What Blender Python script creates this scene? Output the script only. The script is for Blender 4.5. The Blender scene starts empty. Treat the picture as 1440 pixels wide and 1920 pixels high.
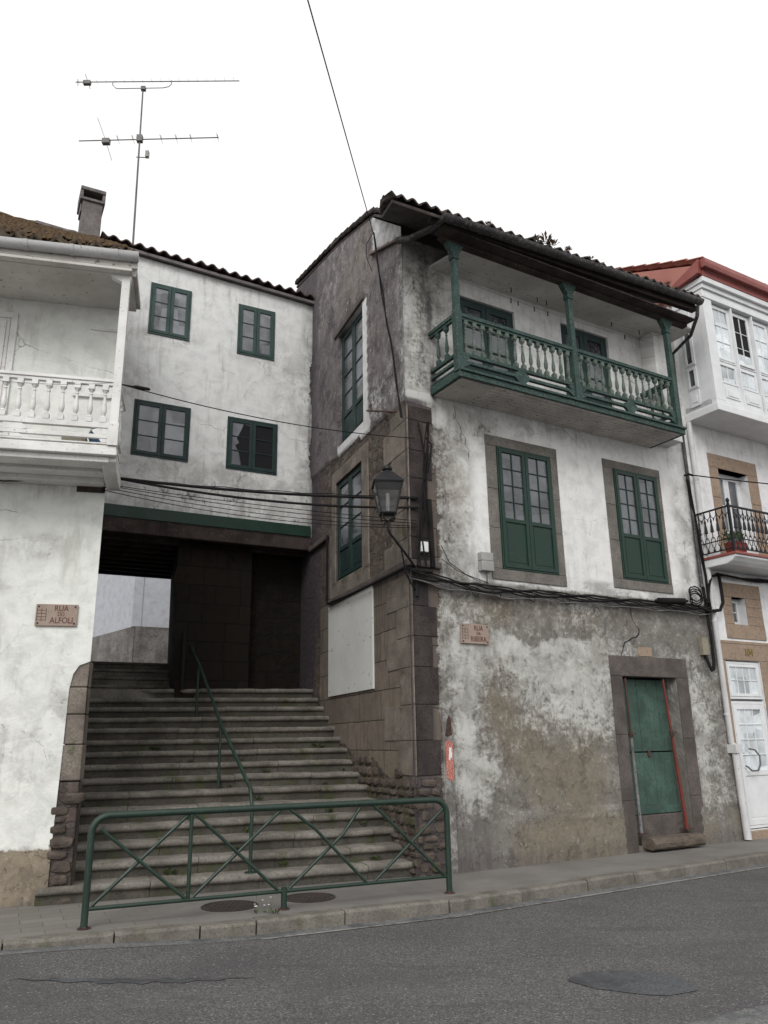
import bpy, bmesh, math, random
from mathutils import Vector, Matrix
from mathutils.geometry import delaunay_2d_cdt
random.seed(7)
R = math.radians
sc = bpy.context.scene
col = sc.collection

# ------------------------------------------------------------------ camera
CAMZ = 1.65
FPX = 1480.0
_Z = Vector((-84, 5078, -FPX)).normalized()
_f = Vector((0, 0, -1)); _Y = (_f - _Z * _f.dot(_Z)).normalized(); _X = _Y.cross(_Z)
cam = bpy.data.objects.new('camera', bpy.data.cameras.new('camera'))
col.objects.link(cam); sc.camera = cam
cam.matrix_world = Matrix.Translation((0, 0, CAMZ)) @ Matrix((_X, _Y, _Z)).to_4x4()
cam.data.sensor_fit = 'VERTICAL'; cam.data.sensor_height = 36
cam.data.lens = FPX / 1920 * 36
cam.data.clip_start = .05; cam.data.clip_end = 600

# ------------------------------------------------------------------ world, sun, exposure
SUN_EL, SUN_AZ = R(38), R(192)
w = bpy.data.worlds.new('World'); sc.world = w; w.use_nodes = True
nt = w.node_tree; nt.nodes.clear()
sky = nt.nodes.new('ShaderNodeTexSky'); sky.sky_type = 'NISHITA'; sky.sun_disc = False
sky.sun_elevation = SUN_EL; sky.sun_rotation = SUN_AZ; sky.dust_density = 6; sky.air_density = 1.4
hs = nt.nodes.new('ShaderNodeHueSaturation'); hs.inputs['Saturation'].default_value = .12
mx = nt.nodes.new('ShaderNodeMix'); mx.data_type = 'RGBA'; mx.inputs[0].default_value = .8
mx.inputs[7].default_value = (8.75, 8.72, 8.66, 1)
bg = nt.nodes.new('ShaderNodeBackground'); bg.inputs[1].default_value = .13
wo = nt.nodes.new('ShaderNodeOutputWorld')
nt.links.new(sky.outputs[0], hs.inputs['Color']); nt.links.new(hs.outputs[0], mx.inputs[6])
nt.links.new(mx.outputs[2], bg.inputs[0]); nt.links.new(bg.outputs[0], wo.inputs[0])
sun = bpy.data.objects.new('sun', bpy.data.lights.new('sun', 'SUN')); col.objects.link(sun)
sun.data.energy = 1.3; sun.data.angle = R(25); sun.data.color = (1, .985, .965)
_sd = Vector((math.sin(SUN_AZ) * math.cos(SUN_EL), math.cos(SUN_AZ) * math.cos(SUN_EL), math.sin(SUN_EL)))
sun.rotation_euler = _sd.to_track_quat('Z', 'Y').to_euler(); sun.location = _sd * 60
sc.view_settings.view_transform = 'Standard'; sc.view_settings.look = 'None'
sc.view_settings.exposure = .12; sc.view_settings.gamma = 1
sc.cycles.max_bounces = 5

# ------------------------------------------------------------------ frames
class Fr:
    """upright facade frame: u along the wall, w out of it towards the street, v up"""
    def __init__(s, o, yaw, flip=False, z=0):
        s.o = Vector((o[0], o[1], z)); a = R(yaw)
        s.U = Vector((math.sin(a), math.cos(a), 0)); s.s = -1 if flip else 1
        X = s.U * s.s; Z = Vector((0, 0, 1)); Yd = Z.cross(X); s.N = -Yd
        s.rot = Matrix((X, Yd, Z)).transposed().to_4x4()
    def l(s, u, v, w=0): return Vector((u * s.s, -w, v))
    def W(s, u, v, w=0): return s.o + s.U * u + s.N * w + Vector((0, 0, v))
    def sub(s, u, v, w=0, dyaw=0):
        q = s.W(u, v, w); f = Fr.__new__(Fr); f.o = q; f.s = s.s
        m = Matrix.Rotation(R(dyaw), 3, 'Z'); f.U = m @ s.U; f.N = m @ s.N
        f.rot = Matrix.Rotation(R(dyaw), 4, 'Z') @ s.rot
        return f
F = Fr((.357, 10.803), 59.3)                       # corner house, street front
S = Fr((.357, 10.803), -22.3, True)                # corner house, side to the steps
B = Fr((S.W(4.75, 0).x, S.W(4.75, 0).y), 62.6)     # house over the passage
L = Fr((-3.53, 9.52), 76)                          # left house
LP = Fr((-3.53, 9.52), -20.4)                      # left wall of the passage (w into the passage is negative here)
BAR = Fr((-2.9, 8.24), 66.9)
G = Fr((0, 0), 90)                                 # plain world: u=x, w=-y

# ------------------------------------------------------------------ object helpers
def tag(o, label=None, cat=None, group=None, kind=None):
    if label: o['label'] = label
    if cat: o['category'] = cat
    if group: o['group'] = group
    if kind: o['kind'] = kind
    return o
class Thing:
    def __init__(s, name, fr, base, label, cat, group=None, kind=None):
        s.fr = fr; s.b = fr.l(*base); s.e = bpy.data.objects.new(name, None)
        s.e.empty_display_size = .2; col.objects.link(s.e)
        s.e.matrix_world = Matrix.Translation(fr.o) @ fr.rot @ Matrix.Translation(s.b)
        tag(s.e, label, cat, group, kind)
BASE = {}
class MB:
    def __init__(s, fr): s.fr = fr; s.v = []; s.f = []; s.uv = []; s.mi = []
    def add(s, vs, fs, uvs=None):
        n = len(s.v); s.v += [tuple(x) for x in vs]; s.f += [tuple(i + n for i in f) for f in fs]
        s.uv += uvs or [(x[0], x[1]) for x in vs]; return s
    def box(s, u0, u1, v0, v1, w0, w1):
        vs = [(u, v, w) for u in (u0, u1) for v in (v0, v1) for w in (w0, w1)]
        return s.add(vs, [(0, 1, 3, 2), (4, 6, 7, 5), (0, 4, 5, 1), (2, 3, 7, 6), (0, 2, 6, 4), (1, 5, 7, 3)],
                     [(u, v + .3 * w) for u, v, w in vs])
    def hexa(s, a, b):  # two quads
        vs = list(a) + list(b)
        return s.add(vs, [(0, 1, 2, 3), (7, 6, 5, 4), (0, 4, 5, 1), (1, 5, 6, 2), (2, 6, 7, 3), (3, 7, 4, 0)])
    def prism(s, poly, w0, w1):
        n = len(poly); vs = [(u, v, w0) for u, v in poly] + [(u, v, w1) for u, v in poly]
        return s.add(vs, [tuple(range(n)), tuple(range(2 * n - 1, n - 1, -1))] + [(i, (i + 1) % n, (i + 1) % n + n, i + n) for i in range(n)])
    def prismu(s, poly, u0, u1):  # poly in (w, v), extruded along u
        n = len(poly); vs = [(u0, v, w) for w, v in poly] + [(u1, v, w) for w, v in poly]
        return s.add(vs, [tuple(range(n)), tuple(range(2 * n - 1, n - 1, -1))] + [(i, (i + 1) % n, (i + 1) % n + n, i + n) for i in range(n)])
    def tube(s, path, r, seg=8, cap=True):
        P = [Vector(p) for p in path]; n = len(P); vs = []; up = None
        for i, p in enumerate(P):
            t = (P[min(i + 1, n - 1)] - P[max(i - 1, 0)])
            t = t.normalized() if t.length > 1e-7 else Vector((0, 1, 0))
            if up is None:
                up = t.orthogonal().normalized()
            up = (up - t * up.dot(t)); up = up.normalized() if up.length > 1e-6 else t.orthogonal().normalized()
            q = t.cross(up); rr = r[i] if isinstance(r, (list, tuple)) else r
            for k in range(seg):
                a = 2 * math.pi * k / seg
                vs.append(tuple(p + (up * math.cos(a) + q * math.sin(a)) * rr))
        fs = [(i * seg + k, i * seg + (k + 1) % seg, (i + 1) * seg + (k + 1) % seg, (i + 1) * seg + k) for i in range(n - 1) for k in range(seg)]
        if cap: fs += [tuple(range(seg)), tuple(range(n * seg - 1, (n - 1) * seg - 1, -1))]
        return s.add(vs, fs)
    def lathe(s, u, w, prof, seg=10):  # prof: (r, v)
        vs = [(u + r * math.cos(2 * math.pi * k / seg), v, w + r * math.sin(2 * math.pi * k / seg)) for r, v in prof for k in range(seg)]
        n = len(prof)
        fs = [(i * seg + k, i * seg + (k + 1) % seg, (i + 1) * seg + (k + 1) % seg, (i + 1) * seg + k) for i in range(n - 1) for k in range(seg)]
        return s.add(vs, fs + [tuple(range(seg)), tuple(range(n * seg - 1, (n - 1) * seg - 1, -1))])
    def build(s, name, m, parent=None, bevel=0, smooth=False, label=None, recalc=True, root=None):
        t = parent
        base = root.b if root else (t.b if isinstance(t, Thing) else (BASE.get(t.name, Vector((0, 0, 0))) if t else Vector((0, 0, 0))))
        me = bpy.data.meshes.new(name)
        me.from_pydata([tuple(s.fr.l(*p) - base) for p in s.v], [], s.f)
        ul = me.uv_layers.new(name='UVMap')
        for lp in me.loops: ul.data[lp.index].uv = s.uv[lp.vertex_index]
        if recalc or s.fr.s < 0:
            bm = bmesh.new(); bm.from_mesh(me)
            if recalc: bmesh.ops.recalc_face_normals(bm, faces=bm.faces)
            bm.to_mesh(me); bm.free()
        me.materials.append(m)
        if smooth:
            me.polygons.foreach_set('use_smooth', [True] * len(me.polygons))
            try: me.set_sharp_from_angle(angle=R(40))
            except Exception: pass
        o = bpy.data.objects.new(name, me); col.objects.link(o); BASE[o.name] = base
        if t is None: o.matrix_world = Matrix.Translation(s.fr.o) @ s.fr.rot
        else: o.parent = t.e if isinstance(t, Thing) else t
        if bevel:
            b = o.modifiers.new('bevel', 'BEVEL'); b.width = bevel; b.segments = 2; b.limit_method = 'ANGLE'; b.angle_limit = R(40)
        if label: o['label'] = label
        return o
    def single(s, name, m, base, label, cat, group=None, kind=None, **k):
        """one-mesh thing with its origin at base"""
        t = s.fr.l(*base); o = s.build(name, m, None, root=type('r', (), {'b': t}), **k)
        o.matrix_world = Matrix.Translation(s.fr.o) @ s.fr.rot @ Matrix.Translation(t)
        return tag(o, label, cat, group, kind)

# ------------------------------------------------------------------ material helpers
class NT:
    def __init__(s, name, rough=.8, spec=.3, metal=0):
        s.m = bpy.data.materials.new(name); s.m.use_nodes = True; s.t = s.m.node_tree
        s.b = s.t.nodes['Principled BSDF']; s.b.inputs['Roughness'].default_value = rough
        s.b.inputs['Specular IOR Level'].default_value = spec; s.b.inputs['Metallic'].default_value = metal
        s.tc = s.t.nodes.new('ShaderNodeTexCoord')
        s.obj = s.tc.outputs['Object']; s.uv = s.tc.outputs['UV']
    def n(s, ty, **k):
        x = s.t.nodes.new(ty)
        for a, b in k.items(): setattr(x, a, b)
        return x
    def link(s, a, b): s.t.links.new(a, b)
    def put(s, inp, v):
        if isinstance(v, bpy.types.NodeSocket): s.link(v, inp)
        elif isinstance(v, (tuple, list)) and len(inp.default_value) == 4 and len(v) == 3: inp.default_value = (*v, 1)
        else: inp.default_value = v
    def scale(s, vec, sc3, off=(0, 0, 0)):
        m = s.n('ShaderNodeMapping'); s.put(m.inputs[0], vec); m.inputs['Scale'].default_value = sc3; m.inputs['Location'].default_value = off
        return m.outputs[0]
    def noise(s, vec, sc_, det=6, rough=.6, dist=0, off=None):
        if off is not None: vec = s.scale(vec, (1, 1, 1), off)
        x = s.n('ShaderNodeTexNoise'); s.put(x.inputs['Vector'], vec); x.inputs['Scale'].default_value = sc_
        x.inputs['Detail'].default_value = det; x.inputs['Roughness'].default_value = rough; x.inputs['Distortion'].default_value = dist
        return x.outputs['Fac']
    def vor(s, vec, sc_, feat='F1', rnd=1, out='Distance'):
        x = s.n('ShaderNodeTexVoronoi', feature=feat); s.put(x.inputs['Vector'], vec); x.inputs['Scale'].default_value = sc_
        x.inputs['Randomness'].default_value = rnd; return x.outputs[out]
    def math(s, op, a, b=0, clamp=False):
        x = s.n('ShaderNodeMath', operation=op, use_clamp=clamp); s.put(x.inputs[0], a); s.put(x.inputs[1], b); return x.outputs[0]
    def mr(s, v, a, b, c=0, d=1, smooth=True):
        x = s.n('ShaderNodeMapRange', interpolation_type='SMOOTHSTEP' if smooth else 'LINEAR')
        s.put(x.inputs[0], v); x.inputs[1].default_value = a; x.inputs[2].default_value = b; x.inputs[3].default_value = c; x.inputs[4].default_value = d
        return x.outputs[0]
    def mix(s, f, a, b, mode='MIX'):
        x = s.n('ShaderNodeMix', data_type='RGBA', blend_type=mode); s.put(x.inputs[0], f); s.put(x.inputs[6], a); s.put(x.inputs[7], b); return x.outputs[2]
    def mask(s, at, nz, k=1.1, e=.06):  # thresholded attribute
        q = s.math('MULTIPLY_ADD', nz, k); s.t.nodes[-1].inputs[2].default_value = -.5 * k
        return s.mr(s.math('ADD', at, q), .5 - e, .5 + e)
    def bump(s, h, st=.5, d=.02, prev=None):
        x = s.n('ShaderNodeBump'); s.put(x.inputs['Height'], h); x.inputs['Strength'].default_value = st; x.inputs['Distance'].default_value = d
        if prev: s.link(prev, x.inputs['Normal'])
        return x.outputs[0]
    def fin(s, colr, rough=None, bump=None):
        s.put(s.b.inputs['Base Color'], colr)
        if rough is not None: s.put(s.b.inputs['Roughness'], rough)
        if bump is not None: s.link(bump, s.b.inputs['Normal'])
        return s.m

def paint(name, c, c2=None, rough=.6, wear=.0, wearc=(.3, .28, .25), nsc=4, spec=.35, grain=0, metal=0):
    """worn paint: tone variation, chips showing the wood below"""
    t = NT(name, rough, spec, metal); c2 = c2 or tuple(x * .72 for x in c)
    n1 = t.noise(t.obj, nsc, 6, .6); n2 = t.noise(t.obj, nsc * 9, 8, .7, off=(3, 1, 2))
    k = t.mix(t.mr(n1, .3, .7), c, c2)
    if wear: k = t.mix(t.mr(n2, .62 - wear * .25, .68 - wear * .2), k, wearc)
    bp = t.bump(t.noise(t.obj, 60, 4, .7), .25, .004)
    return t.fin(k, t.mr(n1, .2, .8, rough - .08, rough + .12), bp)

def wall_mat(name, white=(.60, .61, .59), grey=(.23, .22, .21), beige=(.27, .235, .18), seed=0, ash=(.235, .19, .15),
             ash2=(.13, .105, .09), rub=(.13, .095, .075), rub2=(.055, .04, .035), grime=(.035, .03, .032), bw=.78, bh=.42, course_off=0.0, fleck=0, soft=0, streaky=.55, mul=1.0):
    """masonry with render and paint layers; attributes wa (render, ashlar, white paint) and wb (grime, beige, moss)"""
    t = NT(name, .9, .2)
    uv = t.scale(t.uv, (1, 1, 1), (seed, seed * .7, seed * .3))
    a = t.n('ShaderNodeAttribute', attribute_name='wa'); sa = t.n('ShaderNodeSeparateColor'); t.link(a.outputs['Color'], sa.inputs[0])
    b = t.n('ShaderNodeAttribute', attribute_name='wb'); sb = t.n('ShaderNodeSeparateColor'); t.link(b.outputs['Color'], sb.inputs[0])
    big = t.noise(uv, 1.1, 7, .62, .3); mid = t.noise(uv, 4.2, 9, .68, .4); fine = t.noise(uv, 17, 8, .72)
    vfine = t.noise(uv, 75, 4, .7)
    streak = t.noise(t.scale(uv, (7.5, .8, 1)), 1, 8, .65, .3)
    streakf = t.noise(t.scale(uv, (28, 2.6, 1)), 1, 6, .7, .4)
    mm = t.math('ADD', t.math('MULTIPLY', mid, .6), t.math('MULTIPLY', fine, .4))
    # rubble
    wv = t.n('ShaderNodeVectorMath', operation='MULTIPLY_ADD')
    nc = t.n('ShaderNodeTexNoise'); t.link(uv, nc.inputs[0]); nc.inputs['Scale'].default_value = 5; nc.inputs['Detail'].default_value = 9; nc.inputs['Roughness'].default_value = .7
    t.link(nc.outputs['Color'], wv.inputs[0]); wv.inputs[1].default_value = (.22, .17, 0); t.link(uv, wv.inputs[2])
    ruv = t.scale(wv.outputs[0], (4.3, 8.2, 1))
    cell = t.vor(ruv, 1, 'F1', 1, 'Color'); edge = t.vor(ruv, 1, 'DISTANCE_TO_EDGE')
    sc_ = t.n('ShaderNodeSeparateColor'); t.link(cell, sc_.inputs[0])
    rc = t.mix(sc_.outputs[0], rub, rub2); rc = t.mix(t.mr(sc_.outputs[1], .82, .98), rc, (.12, .08, .058)); rc = t.mix(t.mr(mid, .4, .65), t.mix(.5, rc, (.05, .042, .035)), rc)
    rc = t.mix(t.mr(fine, .5, .72), rc, (.24, .2, .18))
    joint = t.mr(t.math('ADD', edge, t.math('MULTIPLY', t.math('SUBTRACT', mm, .5), .35)), .0, .1)
    rc = t.mix(joint, t.mix(mm, (.03, .025, .022), (.2, .18, .155)), rc)
    # ashlar
    nw = t.n('ShaderNodeVectorMath', operation='MULTIPLY_ADD')
    t.link(nc.outputs['Color'], nw.inputs[0]); nw.inputs[1].default_value = (.05, .045, 0)
    t.link(t.scale(t.uv, (1, 1, 1), (seed, course_off, 0)), nw.inputs[2])
    br = t.n('ShaderNodeTexBrick'); t.link(nw.outputs[0], br.inputs['Vector']); br.inputs['Scale'].default_value = 1
    br.inputs['Brick Width'].default_value = bw; br.inputs['Row Height'].default_value = bh; br.inputs['Mortar Size'].default_value = .008
    br.inputs['Mortar Smooth'].default_value = .6; br.offset = .37; br.squash = .7; br.squash_frequency = 3
    br.inputs['Color1'].default_value = (.3, .3, .3, 1); br.inputs['Color2'].default_value = (1, 1, 1, 1); br.inputs['Mortar'].default_value = (0.6, .6, .6, 1)
    ac = t.mix(br.outputs['Color'], ash2, ash); ac = t.mix(t.mr(mid, .35, .65), t.mix(.35, ac, (.06, .05, .045)), ac)
    ac = t.mix(t.mr(vfine, .35, .8), t.mix(.4, ac, (.05, .04, .035)), ac); ac = t.mix(t.mr(streak, .5, .78), ac, (.09, .09, .075))
    ac = t.mix(br.outputs['Fac'], ac, (.035, .028, .024))
    # render
    bare = t.mix(t.mask(sb.outputs[1], big, 1.2, .25), grey, beige)
    bare = t.mix(t.mr(mm, .32, .62), t.mix(.55, bare, (.07, .06, .055)), bare); bare = t.mix(t.mr(fine, .55, .8), bare, t.mix(.5, bare, (.45, .43, .4)))
    wc = t.mix(t.mr(mid, .38, .72), white, tuple(x * .8 for x in white))
    wc = t.mix(t.math('MULTIPLY', t.mr(t.math('MULTIPLY', streak, big), .27, .42), streaky), wc, tuple(x * y for x, y in zip(white, (.6, .59, .56))))
    dw = t.mask(a.outputs['Alpha'], big, .8, .4)
    wc = t.mix(dw, wc, t.mix(t.mr(mm, .35, .65), (.43, .425, .395), (.56, .555, .525)))
    wm = t.mask(sa.outputs[2], t.math('ADD', t.math('MULTIPLY', mid, .45), t.math('ADD', t.math('MULTIPLY', fine, .35), t.math('MULTIPLY', streakf, .2))), 2.9, .22 if soft else .13)
    wsoft = t.mask(sa.outputs[2], big, 1.0, .5)
    spn = t.noise(uv, 5.5, 12, .74, .6, off=(1, 8, 3)); sp_ = t.mr(spn, .575, .6); sp2 = t.mr(t.noise(uv, 9, 10, .7, .3, off=(4, 4, 9)), .6, .63)
    bare = t.mix(t.math('MULTIPLY', sp_, .55), bare, t.mix(mm, (.09, .075, .06), (.2, .17, .14))); bare = t.mix(t.math('MULTIPLY', sp2, .4), bare, (.38, .36, .33))
    bare = t.mix(t.math('MULTIPLY', t.mr(t.noise(uv, 1.7, 6, .6, off=(8, 1, 5)), .5, .68), .4), bare, t.mix(.5, bare, (.3, .28, .25)))
    if fleck:
        fl = t.mr(t.noise(t.scale(uv, (26, 11, 1), (2, 5, 0)), 1, 3, .6, .6), .66, .7); bare = t.mix(t.math('MULTIPLY', t.mr(t.math('ADD', t.math('MULTIPLY', streak, .5), t.math('MULTIPLY', mid, .5)), .46, .62), .75), bare, (.33, .305, .3))
        bare = t.mix(t.math('MULTIPLY', t.mr(t.noise(uv, 2.2, 9, .7, .5, off=(5, 5, 5)), .5, .64), .85), bare, (.062, .052, .056))
        bare = t.mix(t.math('MULTIPLY', fl, .75), bare, (.6, .58, .58)); bare = t.mix(t.math('MULTIPLY', t.mr(t.noise(uv, 48, 4, .6), .6, .66), .5), bare, (.5, .48, .48))
    wm = t.math('MULTIPLY', wm, t.math('MAXIMUM', t.mr(t.noise(uv, 2.1, 8, .7, .5, off=(7, 3, 1)), .36, .6, .4, 1), t.mr(sa.outputs[2], .72, .95)))
    rend = t.mix(wm, bare, t.mix(t.mr(wsoft, 0, 1, .35, 0), wc, bare))
    # combine
    am = t.mask(sa.outputs[1], mm, 1.3, .05); rm = t.mask(sa.outputs[0], mm, 1.6, .03)
    c = t.mix(am, rc, ac); c = t.mix(rm, c, rend)
    gm = t.mask(sb.outputs[0], t.math('ADD', t.math('MULTIPLY', streak, .4), t.math('ADD', t.math('MULTIPLY', streakf, .25), t.math('MULTIPLY', mm, .35))), 1.9, .32)
    c = t.mix(t.math('MULTIPLY', gm, .86), c, t.mix(fine, grime, tuple(min(1, x * 3.2) for x in grime)))
    mo = t.mask(sb.outputs[2], mm, 1.5, .15); c = t.mix(t.math('MULTIPLY', mo, .8), c, t.mix(fine, (.03, .04, .012), (.09, .1, .035)))
    # hairline cracks in the render
    cr = t.vor(t.scale(wv.outputs[0], (1, 1, 1), (4.4, 2.2, 0)), .8, 'DISTANCE_TO_EDGE'); cm = t.math('MULTIPLY', t.mr(cr, .0012, .004, 1, 0), t.mr(big, .5, .6))
    c = t.mix(t.math('MULTIPLY', cm, .6), c, (.08, .07, .06))
    if mul < 1: c = t.mix(1.0, c, (mul, mul, mul), 'MULTIPLY')
    # relief
    h = t.math('MULTIPLY', joint, .02); h2 = t.math('MULTIPLY_ADD', br.outputs['Fac'], -.012); t.t.nodes[-1].inputs[2].default_value = .014
    hm = t.n('ShaderNodeMix'); t.link(am, hm.inputs[0]); t.link(h, hm.inputs[2]); t.link(h2, hm.inputs[3])
    h3 = t.math('ADD', .03, t.math('SUBTRACT', t.math('MULTIPLY', wm, .003), t.math('MULTIPLY', sp_, t.math('SUBTRACT', .006, t.math('MULTIPLY', wm, .006))))); hm2 = t.n('ShaderNodeMix'); t.link(rm, hm2.inputs[0]); t.link(hm.outputs[0], hm2.inputs[2]); t.link(h3, hm2.inputs[3])
    hh = t.math('ADD', hm2.outputs[0], t.math('ADD', t.math('MULTIPLY', mid, .012), t.math('MULTIPLY', fine, .009)))
    bp = t.bump(hh, .8, 1.0)
    return t.fin(c, .92, bp)

def stone(name, c, c2, sc_=3, rough=.85, moss=0, grainy=1.0):
    t = NT(name, rough, .25)
    n = t.noise(t.obj, sc_, 8, .65, .3); f = t.noise(t.obj, sc_ * 14, 6, .75, off=(5, 2, 1)); g = t.noise(t.obj, 160, 2, .6)
    k = t.mix(t.mr(n, .32, .68), c, c2); k = t.mix(t.mr(f, .45, .75), k, tuple(x * .55 for x in c2))
    k = t.mix(t.math('MULTIPLY', t.mr(g, .5, .8), .3 * grainy), k, tuple(min(1, x * 1.6) for x in c))
    if moss: k = t.mix(t.math('MULTIPLY', t.mr(t.noise(t.obj, 2.3, 8, .7, off=(9, 9, 1)), .6 - moss * .2, .75 - moss * .2), .8), k, (.05, .06, .02))
    bp = t.bump(t.math('ADD', t.math('MULTIPLY', n, .5), f), .55, .012)
    return t.fin(k, rough, bp)

M = {}
M['corner'] = wall_mat('corner_house_masonry', white=(.74, .738, .725), grey=(.2, .19, .172), beige=(.205, .178, .135), soft=1)
M['side'] = wall_mat('side_wall_masonry', white=(.66, .66, .66), grey=(.15, .137, .142), beige=(.2, .175, .15), ash=(.3, .25, .2), ash2=(.18, .15, .125), rub=(.17, .135, .11), rub2=(.05, .038, .032), seed=3.3, fleck=1, grime=(.03, .025, .03), course_off=.12, bw=.9)
M['bridge'] = wall_mat('passage_house_render', white=(.71, .715, .705), grey=(.36, .35, .33), seed=7.1)
M['left'] = wall_mat('left_house_render', white=(.75, .76, .725), grey=(.36, .35, .33), beige=(.27, .225, .165), seed=11.7)
M['right'] = wall_mat('right_house_render', white=(.76, .76, .765), grey=(.5, .5, .49), seed=15.2)
M['darkened'] = wall_mat('shade_painted_passage_masonry', seed=5.5, mul=.16, ash=(.16, .115, .09), ash2=(.07, .05, .04), rub=(.12, .09, .07), rub2=(.05, .035, .03), grey=(.02, .018, .018), grime=(.005, .0045, .0045), bw=.7, bh=.35)  # passage shade painted into the stone by darkening every tone
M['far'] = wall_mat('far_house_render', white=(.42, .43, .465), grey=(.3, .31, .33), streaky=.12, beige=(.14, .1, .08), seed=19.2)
M['green'] = paint('green_gloss_paint', (.008, .027, .019), (.012, .036, .026), .5, .08, (.06, .1, .08))
M['green_old'] = paint('faded_green_paint', (.026, .06, .052), (.015, .038, .033), .65, .35, (.1, .115, .1))
M['green_dark'] = paint('dark_green_paint', (.014, .036, .034), (.01, .025, .024), .55, .15, (.05, .07, .06))
M['green_bridge'] = paint('grey_green_window_paint', (.034, .068, .06), (.026, .05, .045), .6, .2, (.09, .11, .1))
M['green_iron'] = paint('green_railing_paint', (.0065, .022, .014), (.01, .03, .019), .5, .18, (.045, .05, .045), 5, .5)
M['green_door'] = paint('weathered_green_door_paint', (.07, .13, .105), (.03, .062, .05), .75, .4, (.05, .06, .055), 2.5)
M['bal_grey'] = paint('greyed_green_baluster_paint', (.085, .125, .105), (.04, .08, .062), .75, .5, (.16, .15, .135), 5)
M['white'] = paint('white_wood_paint', (.72, .72, .7), (.58, .57, .55), .55, .08, (.3, .27, .24), 3)
M['pvc'] = paint('white_plastic', (.72, .73, .74), (.64, .65, .66), .35, 0)
M['white_pipe'] = paint('white_pipe_paint', (.6, .6, .6), (.5, .5, .5), .5, .15, (.3, .28, .27), 3)
M['soffit'] = paint('stained_white_ceiling', (.58, .56, .53), (.42, .4, .37), .85, .12, (.22, .2, .18), 1.5)
M['soffit_grey'] = paint('greyed_boards', (.6, .57, .54), (.42, .39, .37), .85, .2, (.1, .085, .08), 2.5)
M['wood_dark'] = paint('dark_rotten_wood', (.05, .036, .032), (.022, .016, .015), .85, .12, (.13, .1, .09), 3)
M['black'] = paint('black_iron', (.012, .012, .014), (.02, .02, .023), .5, 0, spec=.2)
M['cable'] = paint('black_cable', (.01, .009, .01), (.02, .018, .018), .8, 0, spec=.12)
M['cable_grey'] = paint('grey_cable', (.16, .15, .15), (.08, .075, .075), .6, 0)
M['zinc'] = paint('grey_zinc', (.2, .2, .2), (.1, .095, .095), .5, .3, (.05, .045, .045), 3, .4)
M['gutter_dark'] = paint('blackened_gutter', (.06, .056, .056), (.025, .022, .023), .55, .35, (.14, .13, .13), 3)
M['alu'] = paint('dull_aluminium', (.14, .135, .135), (.09, .085, .085), .55, 0)
M['rust'] = paint('red_rusty_steel', (.2, .03, .02), (.11, .03, .022), .65, .35, (.06, .03, .022), 5)
M['rust_brown'] = paint('brown_rusty_steel', (.075, .035, .026), (.04, .022, .018), .7, .3, (.12, .08, .065), 5)
M['orange'] = paint('orange_paper', (.5, .09, .045), (.34, .07, .045), .8, .52, (.42, .39, .36), 7)
M['board'] = paint('grey_white_panel', (.67, .675, .65), (.56, .565, .54), .6, .1, (.25, .25, .23), .8)
M['box_grey'] = paint('grey_meter_box', (.33, .33, .31), (.25, .25, .24), .5, .1, (.15, .14, .13))
M['box_beige'] = paint('beige_box', (.26, .235, .18), (.19, .17, .13), .6, .2, (.1, .09, .08))
M['granite'] = stone('granite_surround', (.2, .185, .165), (.12, .11, .1), 2.5)
M['granite_dark'] = stone('sooty_granite', (.135, .115, .105), (.07, .06, .055), 2.2)
M['granite_black'] = stone('black_crusted_granite', (.062, .05, .047), (.027, .022, .022), 2.4)
M['granite_tan'] = stone('tan_granite', (.33, .25, .185), (.27, .2, .15), 1.6, .8, 0, .6)
M['granite_brown'] = stone('brown_granite', (.24, .208, .178), (.12, .102, .087), 2.8, .85, .15)
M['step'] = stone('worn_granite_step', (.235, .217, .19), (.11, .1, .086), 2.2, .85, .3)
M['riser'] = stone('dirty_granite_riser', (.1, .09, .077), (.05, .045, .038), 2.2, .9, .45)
M['kerb'] = stone('kerb_granite', (.2, .185, .16), (.115, .105, .09), 3, .85, .2)
M['doorstep'] = stone('doorstep_granite', (.15, .122, .098), (.085, .068, .056), 5, .9)
M['chimney'] = stone('sooty_chimney', (.2, .18, .175), (.1, .09, .09), 3)
M['tile_dark'] = stone('blackened_roof_tile', (.085, .062, .055), (.035, .028, .026), 3.5, .9, .25)
M['tile_bridge'] = stone('grey_brown_roof_tile', (.14, .095, .08), (.07, .052, .048), 3.5, .9, .15)
M['tile_moss'] = stone('mossy_roof_tile', (.11, .085, .065), (.06, .045, .03), 3, .95, .1)
M['moss'] = stone('brown_roof_moss', (.125, .083, .045), (.07, .047, .03), 6, 1)
M['red_roof'] = paint('red_roof_sheet', (.4, .165, .13), (.33, .125, .1), .6, .05, (.35, .16, .12), 1.5)
M['red_gutter'] = paint('red_gutter_paint', (.27, .075, .065), (.22, .06, .05), .4, 0)
M['sign'] = stone('sign_stone', (.36, .285, .235), (.29, .22, .18), 5, .6, 0, .5)
M['sign_text'] = paint('sign_lettering', (.09, .03, .025), (.12, .04, .03), .6, 0)
M['gold'] = paint('yellow_lettering', (.2, .15, .012), (.1, .075, .01), .45, 0)
M['manhole'] = paint('cast_iron', (.05, .04, .037), (.035, .028, .026), .6, .2, (.09, .08, .07), 8)
M['terracotta'] = paint('red_flower_pot', (.25, .045, .03), (.2, .035, .025), .6, 0)
M['blue'] = paint('blue_cloth', (.07, .14, .24), (.035, .07, .13), .9, 0, (0, 0, 0), 9)
M['curtain'] = paint('curtain_behind_glass', (.36, .4, .42), (.27, .3, .32), .3, 0, spec=.6)
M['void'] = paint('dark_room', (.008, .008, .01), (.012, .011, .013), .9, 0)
M['lamp_glass'] = paint('lantern_glass', (.14, .145, .15), (.09, .09, .1), .15, 0, spec=.8)
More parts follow.
